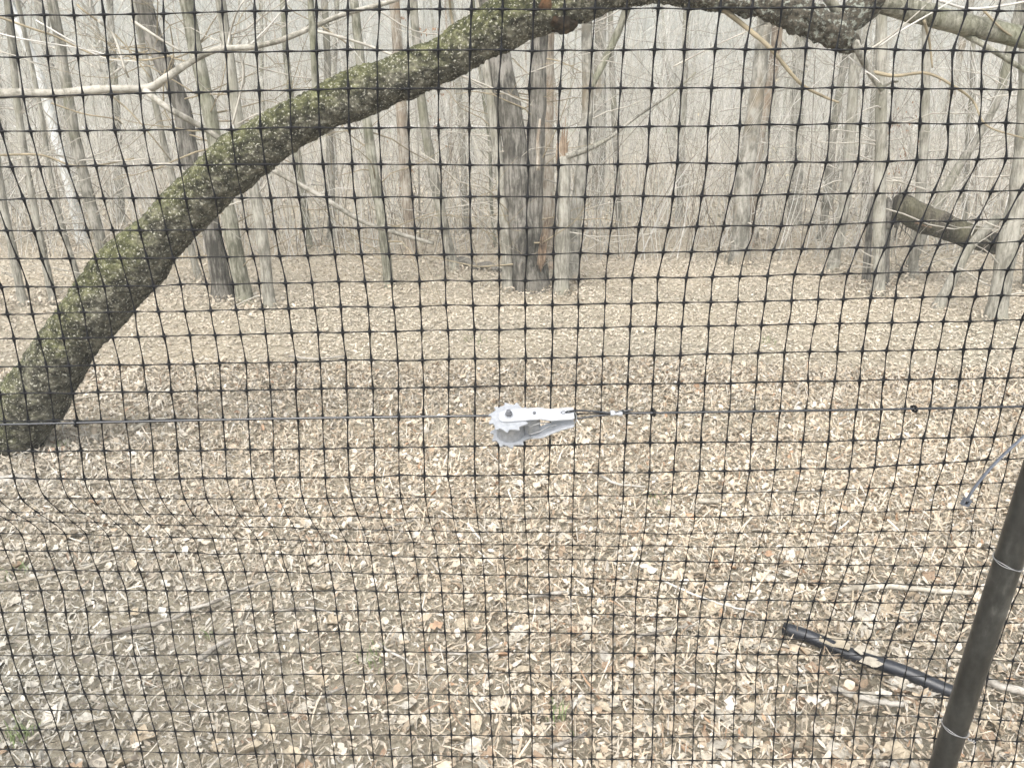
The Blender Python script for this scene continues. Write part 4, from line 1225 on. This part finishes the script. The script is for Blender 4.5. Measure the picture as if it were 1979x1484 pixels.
parts_ = [
 litter(7500, wedge(1.1, 4.4), (.020, .044), [(*ovate, .95), (*lobed, 1.0), (*roll, .9)], 21, flat=.5, thin=.85),
 litter(70000, wedge(1.1, 4.4), (.010, .026), [(*frag, 1), (*chip, 1.1), (*roll, 1.2), (*straw, 2.6), (*chip, .8), (*straw, 1.6), (*straw, 3.4)], 22, flat=.6, thin=.4),
 litter(60000, wedge(1.1, 3.4), (.005, .013), [(*chip, 1.), (*chip, 1.5), (*straw, 2.6), (*straw, 3.6)], 25, flat=.45),
 litter(195000, wedge(3.8, 10), (.010, .025), [(*chip, 1.2), (*chip, .9), (*straw, 2.0), (*flake, 1.1)], 23, flat=.3, even=.6),
 litter(80000, wedge(9.4, 24), (.03, .065), [(*flake, 1.2)], 24, flat=.2, even=.8),
 litter(5000, feet_region, (.014, .034), [(*chip, 1.2), (*roll, 1.), (*frag, 1.)], 26, flat=.5, z0=.018, even=.6)]
off = 0; VV, QQ, CC = [], [], []
for v_, q_, c_ in parts_:
    VV.append(v_); QQ.append(q_ + off); CC.append(c_); off += len(v_)
add('leaf_litter', mesh_np('leaf_litter', np.concatenate(VV), quads=np.concatenate(QQ), colors=np.concatenate(CC), smooth=False), M['tint'], ground, kind='stuff')

# the larger single leaves lying on top
leaf_cols = [(.40, .345, .26), (.44, .395, .32), (.34, .285, .21), (.47, .44, .38), (.27, .20, .14), (.37, .34, .285)]
leaf_mats = [bark_mat('dry_leaf_%s' % n_, tuple(x * .7 for x in c), c, tuple(min(1, x * 1.15) for x in c), streak=(60, 60, 60), bstr=.3) for n_, c in zip(('tan', 'cream', 'brown', 'bleached', 'russet', 'grey'), leaf_cols)]
leaf_meshes = []
for i in range(18):
    rd = random.Random(i + 50)
    base_t = [ovate, lobed, leaf_template(6, [.16, .8, .5, .95, .62, .1], cup=.3, curl=.3)][i % 3]
    v = base_t[0].copy()
    cu = rd.uniform(-.4, 1.5); tws = rd.gauss(0, .8)
    v[:, 2] *= cu
    x_, z_ = v[:, 0].copy(), v[:, 2].copy(); an = tws * v[:, 1]
    v[:, 0] = x_ * np.cos(an) - z_ * np.sin(an); v[:, 2] = x_ * np.sin(an) + z_ * np.cos(an)
    v[:, 2] -= v[:, 2].min()
    v += np.array([[rd.gauss(0, .02), rd.gauss(0, .02), rd.gauss(0, .02)] for _ in v])
    me = mesh_np('fallen_leaf', v, quads=base_t[1]); me.materials.append(leaf_mats[i % 6])
    leaf_meshes.append(me)
for i in range(290):
    px = random.uniform(-20, 1990); py = 1500 - 560 * random.random() ** 1.3
    if px < 950 and py > 1120 and random.random() < .7: px = random.uniform(900, 1990)
    p = G(px, py)
    o = add('fallen_leaf', random.choice(leaf_meshes), None, ground, loc=p + Vector((0, 0, .012)))
    s = random.uniform(.036, .066); o.scale = (s, s, s)
    o.rotation_euler = (random.gauss(0, .22), random.gauss(0, .22), random.uniform(0, 6.28))
# two leaves on the pipe
for f, lab in ((.27, 'curled tan leaf lying across the pipe nearer its open end'), (.47, 'curled tan leaf lying across the middle of the pipe')):
    p = pA.lerp(pB, f) + Vector((0, -.012, RP * 2.0 + .01))
    me = leaf_meshes[0 if f < .3 else 1]
    o = add('dry_leaf', me, None, loc=p, label=lab, cat='leaf')
    o.scale = (.11, .125, .10); o.rotation_euler = (-.25, .12, .25 if f < .3 else -.3)

# ------------------------------------------------------------------ sticks on the ground
STICKS = [
 ([(200, 1250), (262, 1232), (335, 1216), (372, 1196), (420, 1180), (470, 1155), (532, 1133)], 11, 5, 'stick', 'long crooked grey stick on the ground at lower left'),
 ([(-20, 1152), (60, 1138), (150, 1118), (240, 1092)], 6, 4, 'stick_pale', 'straight straw coloured stick at the left edge above the crooked grey stick'),
 ([(258, 846), (278, 834), (296, 827), (326, 823)], 9, 6, 'stick_pale', 'short pale stick just below the wire at left'),
 ([(170, 953), (195, 948), (232, 950)], 9, 5, 'stick_pale', 'short bleached stick right of the pale barkless log'),
 ([(1604, 1352), (1640, 1362), (1690, 1376), (1746, 1383)], 13, 9, 'stick', 'smooth grey brown stick in front of the black pipe'),
 ([(1620, 1160), (1680, 1154), (1740, 1153), (1800, 1160), (1876, 1164)], 12, 9, 'stick_pale', 'long pale stick lying level behind the black pipe'),
 ([(1278, 1138), (1340, 1165), (1400, 1185), (1456, 1200)], 4, 3, 'twig_white', 'thin white straw slanting down left of the black pipe'),
 ([(1020, 1170), (1056, 1168), (1100, 1160)], 9, 6, 'stick', 'short grey twig in the middle of the near leaves'),
 ([(838, 1274), (880, 1282), (930, 1276), (966, 1262)], 6, 4, 'stick', 'curved grey twig near the bottom middle'),
 ([(1158, 934), (1190, 948), (1248, 956)], 7, 4, 'stick', 'grey green twig below the crimp sleeve'),
 ([(1344, 984), (1392, 984)], 11, 9, 'stick_pale', 'stubby pale piece of stick right of the middle'),
 ([(58, 1450), (95, 1428), (135, 1416), (215, 1406)], 7, 4, 'stick_pale', 'curved pale twig by the grass in the lower left corner'),
 ([(388, 1294), (420, 1270), (448, 1252)], 12, 8, 'stick', 'short thick grey stick end below the crooked grey stick'),
 ([(608, 1382), (640, 1358), (668, 1344)], 7, 5, 'stick', 'short dark twig slanting near the bottom left of middle'),
 ([(1068, 1466), (1096, 1452), (1130, 1440)], 9, 7, 'stick', 'thick grey chip of wood at the bottom middle'),
 ([(1895, 1336), (1935, 1352), (1990, 1362), (2050, 1372)], 16, 14, 'stick', 'thick grey branch on the ground right of the post'),
 ([(1470, 962), (1540, 966), (1640, 960)], 4, 3, 'stick_pale', 'thin pale twig lying far right above the long pale stick'),
 ([(540, 1200), (600, 1190), (660, 1206)], 5, 3, 'stick', 'thin grey twig right of the crooked grey stick'),
 ([(700, 1050), (760, 1030), (800, 1020)], 5, 3, 'stick', 'thin grey twig lying left of the middle'),
 ([(90, 1300), (200, 1262), (300, 1240)], 4, 3, 'stick_pale', 'thin straw lying under the crooked grey stick'),
 ([(560, 700), (610, 704), (668, 698)], 4, 3, 'stick', 'small far twig on leaves right of the mossy trunk'),
 ([(120, 790), (200, 775), (268, 768)], 5, 3, 'stick_pale', 'thin pale twig beside the foot of the mossy trunk'),
 ([(730, 1262), (780, 1290), (800, 1302)], 6, 4, 'stick', 'short grey twig left of the curved twig near the bottom'),
 ([(1230, 1250), (1290, 1232), (1340, 1226)], 6, 4, 'stick', 'thin grey twig right of the bottom middle'),
]
for pix, w0, w1, mat, lab in STICKS:
    pts = [G(x, y) for x, y in pix]
    o0 = pts[0].copy()
    path = smooth_path(pts, 6)
    dep = pts[0].y * CP + CAMH * SP
    r0, r1 = w0 / 2 / FPX * dep, w1 / 2 / FPX * dep
    rad = list(lerp_list([r0, (r0 + r1) / 2, r1], len(path)))
    path = [p + Vector((random.gauss(0, .002), random.gauss(0, .002), .026 + rad[i])) for i, p in enumerate(path)]
    g = Geo(); g.tube(path, rad, 8, rough=.3, rfreq=30)
    add('fallen_stick', g.mesh('fallen_stick', o0), M[mat], loc=o0, label=lab, cat='stick', group='sticks lying on the leaves')

# ------------------------------------------------------------------ grass tufts
for px, py, nb, hh, sp_, lab in ((34, 1432, 40, .045, .042, 'largest tuft of fresh green grass in the lower left corner'), (38, 1112, 16, .04, .03, 'small green tuft at the left edge beside the straw coloured stick'),
                            (716, 1278, 26, .035, .045, 'green sprouts left of the curved grey twig'), (1080, 1400, 14, .05, .03, 'small green tuft at the bottom middle'),
                            (122, 868, 12, .04, .04, 'green sprig at the foot of the mossy trunk'), (405, 1238, 12, .025, .015, 'tiny green sprout beside the crooked grey stick'),
                            (1270, 968, 12, .03, .04, 'green sprig beside the grey green twig'), (925, 662, 14, .05, .07, 'small far green sprig above the wire in the middle'), (1482, 668, 14, .05, .06, 'small far green sprig above the wire at right')):
    p0 = G(px, py)
    g = Geo()
    for i in range(nb):
        q = p0 + Vector((random.gauss(0, sp_ * .6), random.gauss(0, sp_ * .6), 0)); q.z = height(q.x, q.y) + .008
        an = random.uniform(0, 6.28); ln = hh * random.uniform(.6, 1.2)
        d = Vector((math.cos(an), math.sin(an), 0)) * random.uniform(.3, 1)
        g.tube([q, q + d * ln * .25 + Vector((0, 0, ln * .6)), q + d * ln * .8 + Vector((0, 0, ln * .85))], [.0022, .0018, .0004], 3, cap=False, flat=.4)
    add('grass_tuft', g.mesh('grass_tuft', p0), M['grass'], loc=p0, label=lab, cat='grass', group='green sprouts among the leaves')

# ------------------------------------------------------------------ haze volume added to lighten the far wood, no real mist
hz, hnt, hbs = new_mat('added_haze')
hnt.nodes.remove(hbs)
pv = hnt.nodes.new('ShaderNodeVolumePrincipled')
pv.inputs['Color'].default_value = (0.74, 0.775, 0.75, 1)
pv.inputs['Density'].default_value = HAZE
pv.inputs['Anisotropy'].default_value = 0.0
hnt.links.new(pv.outputs[0], hnt.nodes['Material Output'].inputs['Volume'])
g = Geo()
g.box((0, 106, 22), 620, 226, 50)
add('haze', g.mesh('haze', smooth=False), hz, label='added haze volume lightening the far wood', cat='haze', kind='stuff')
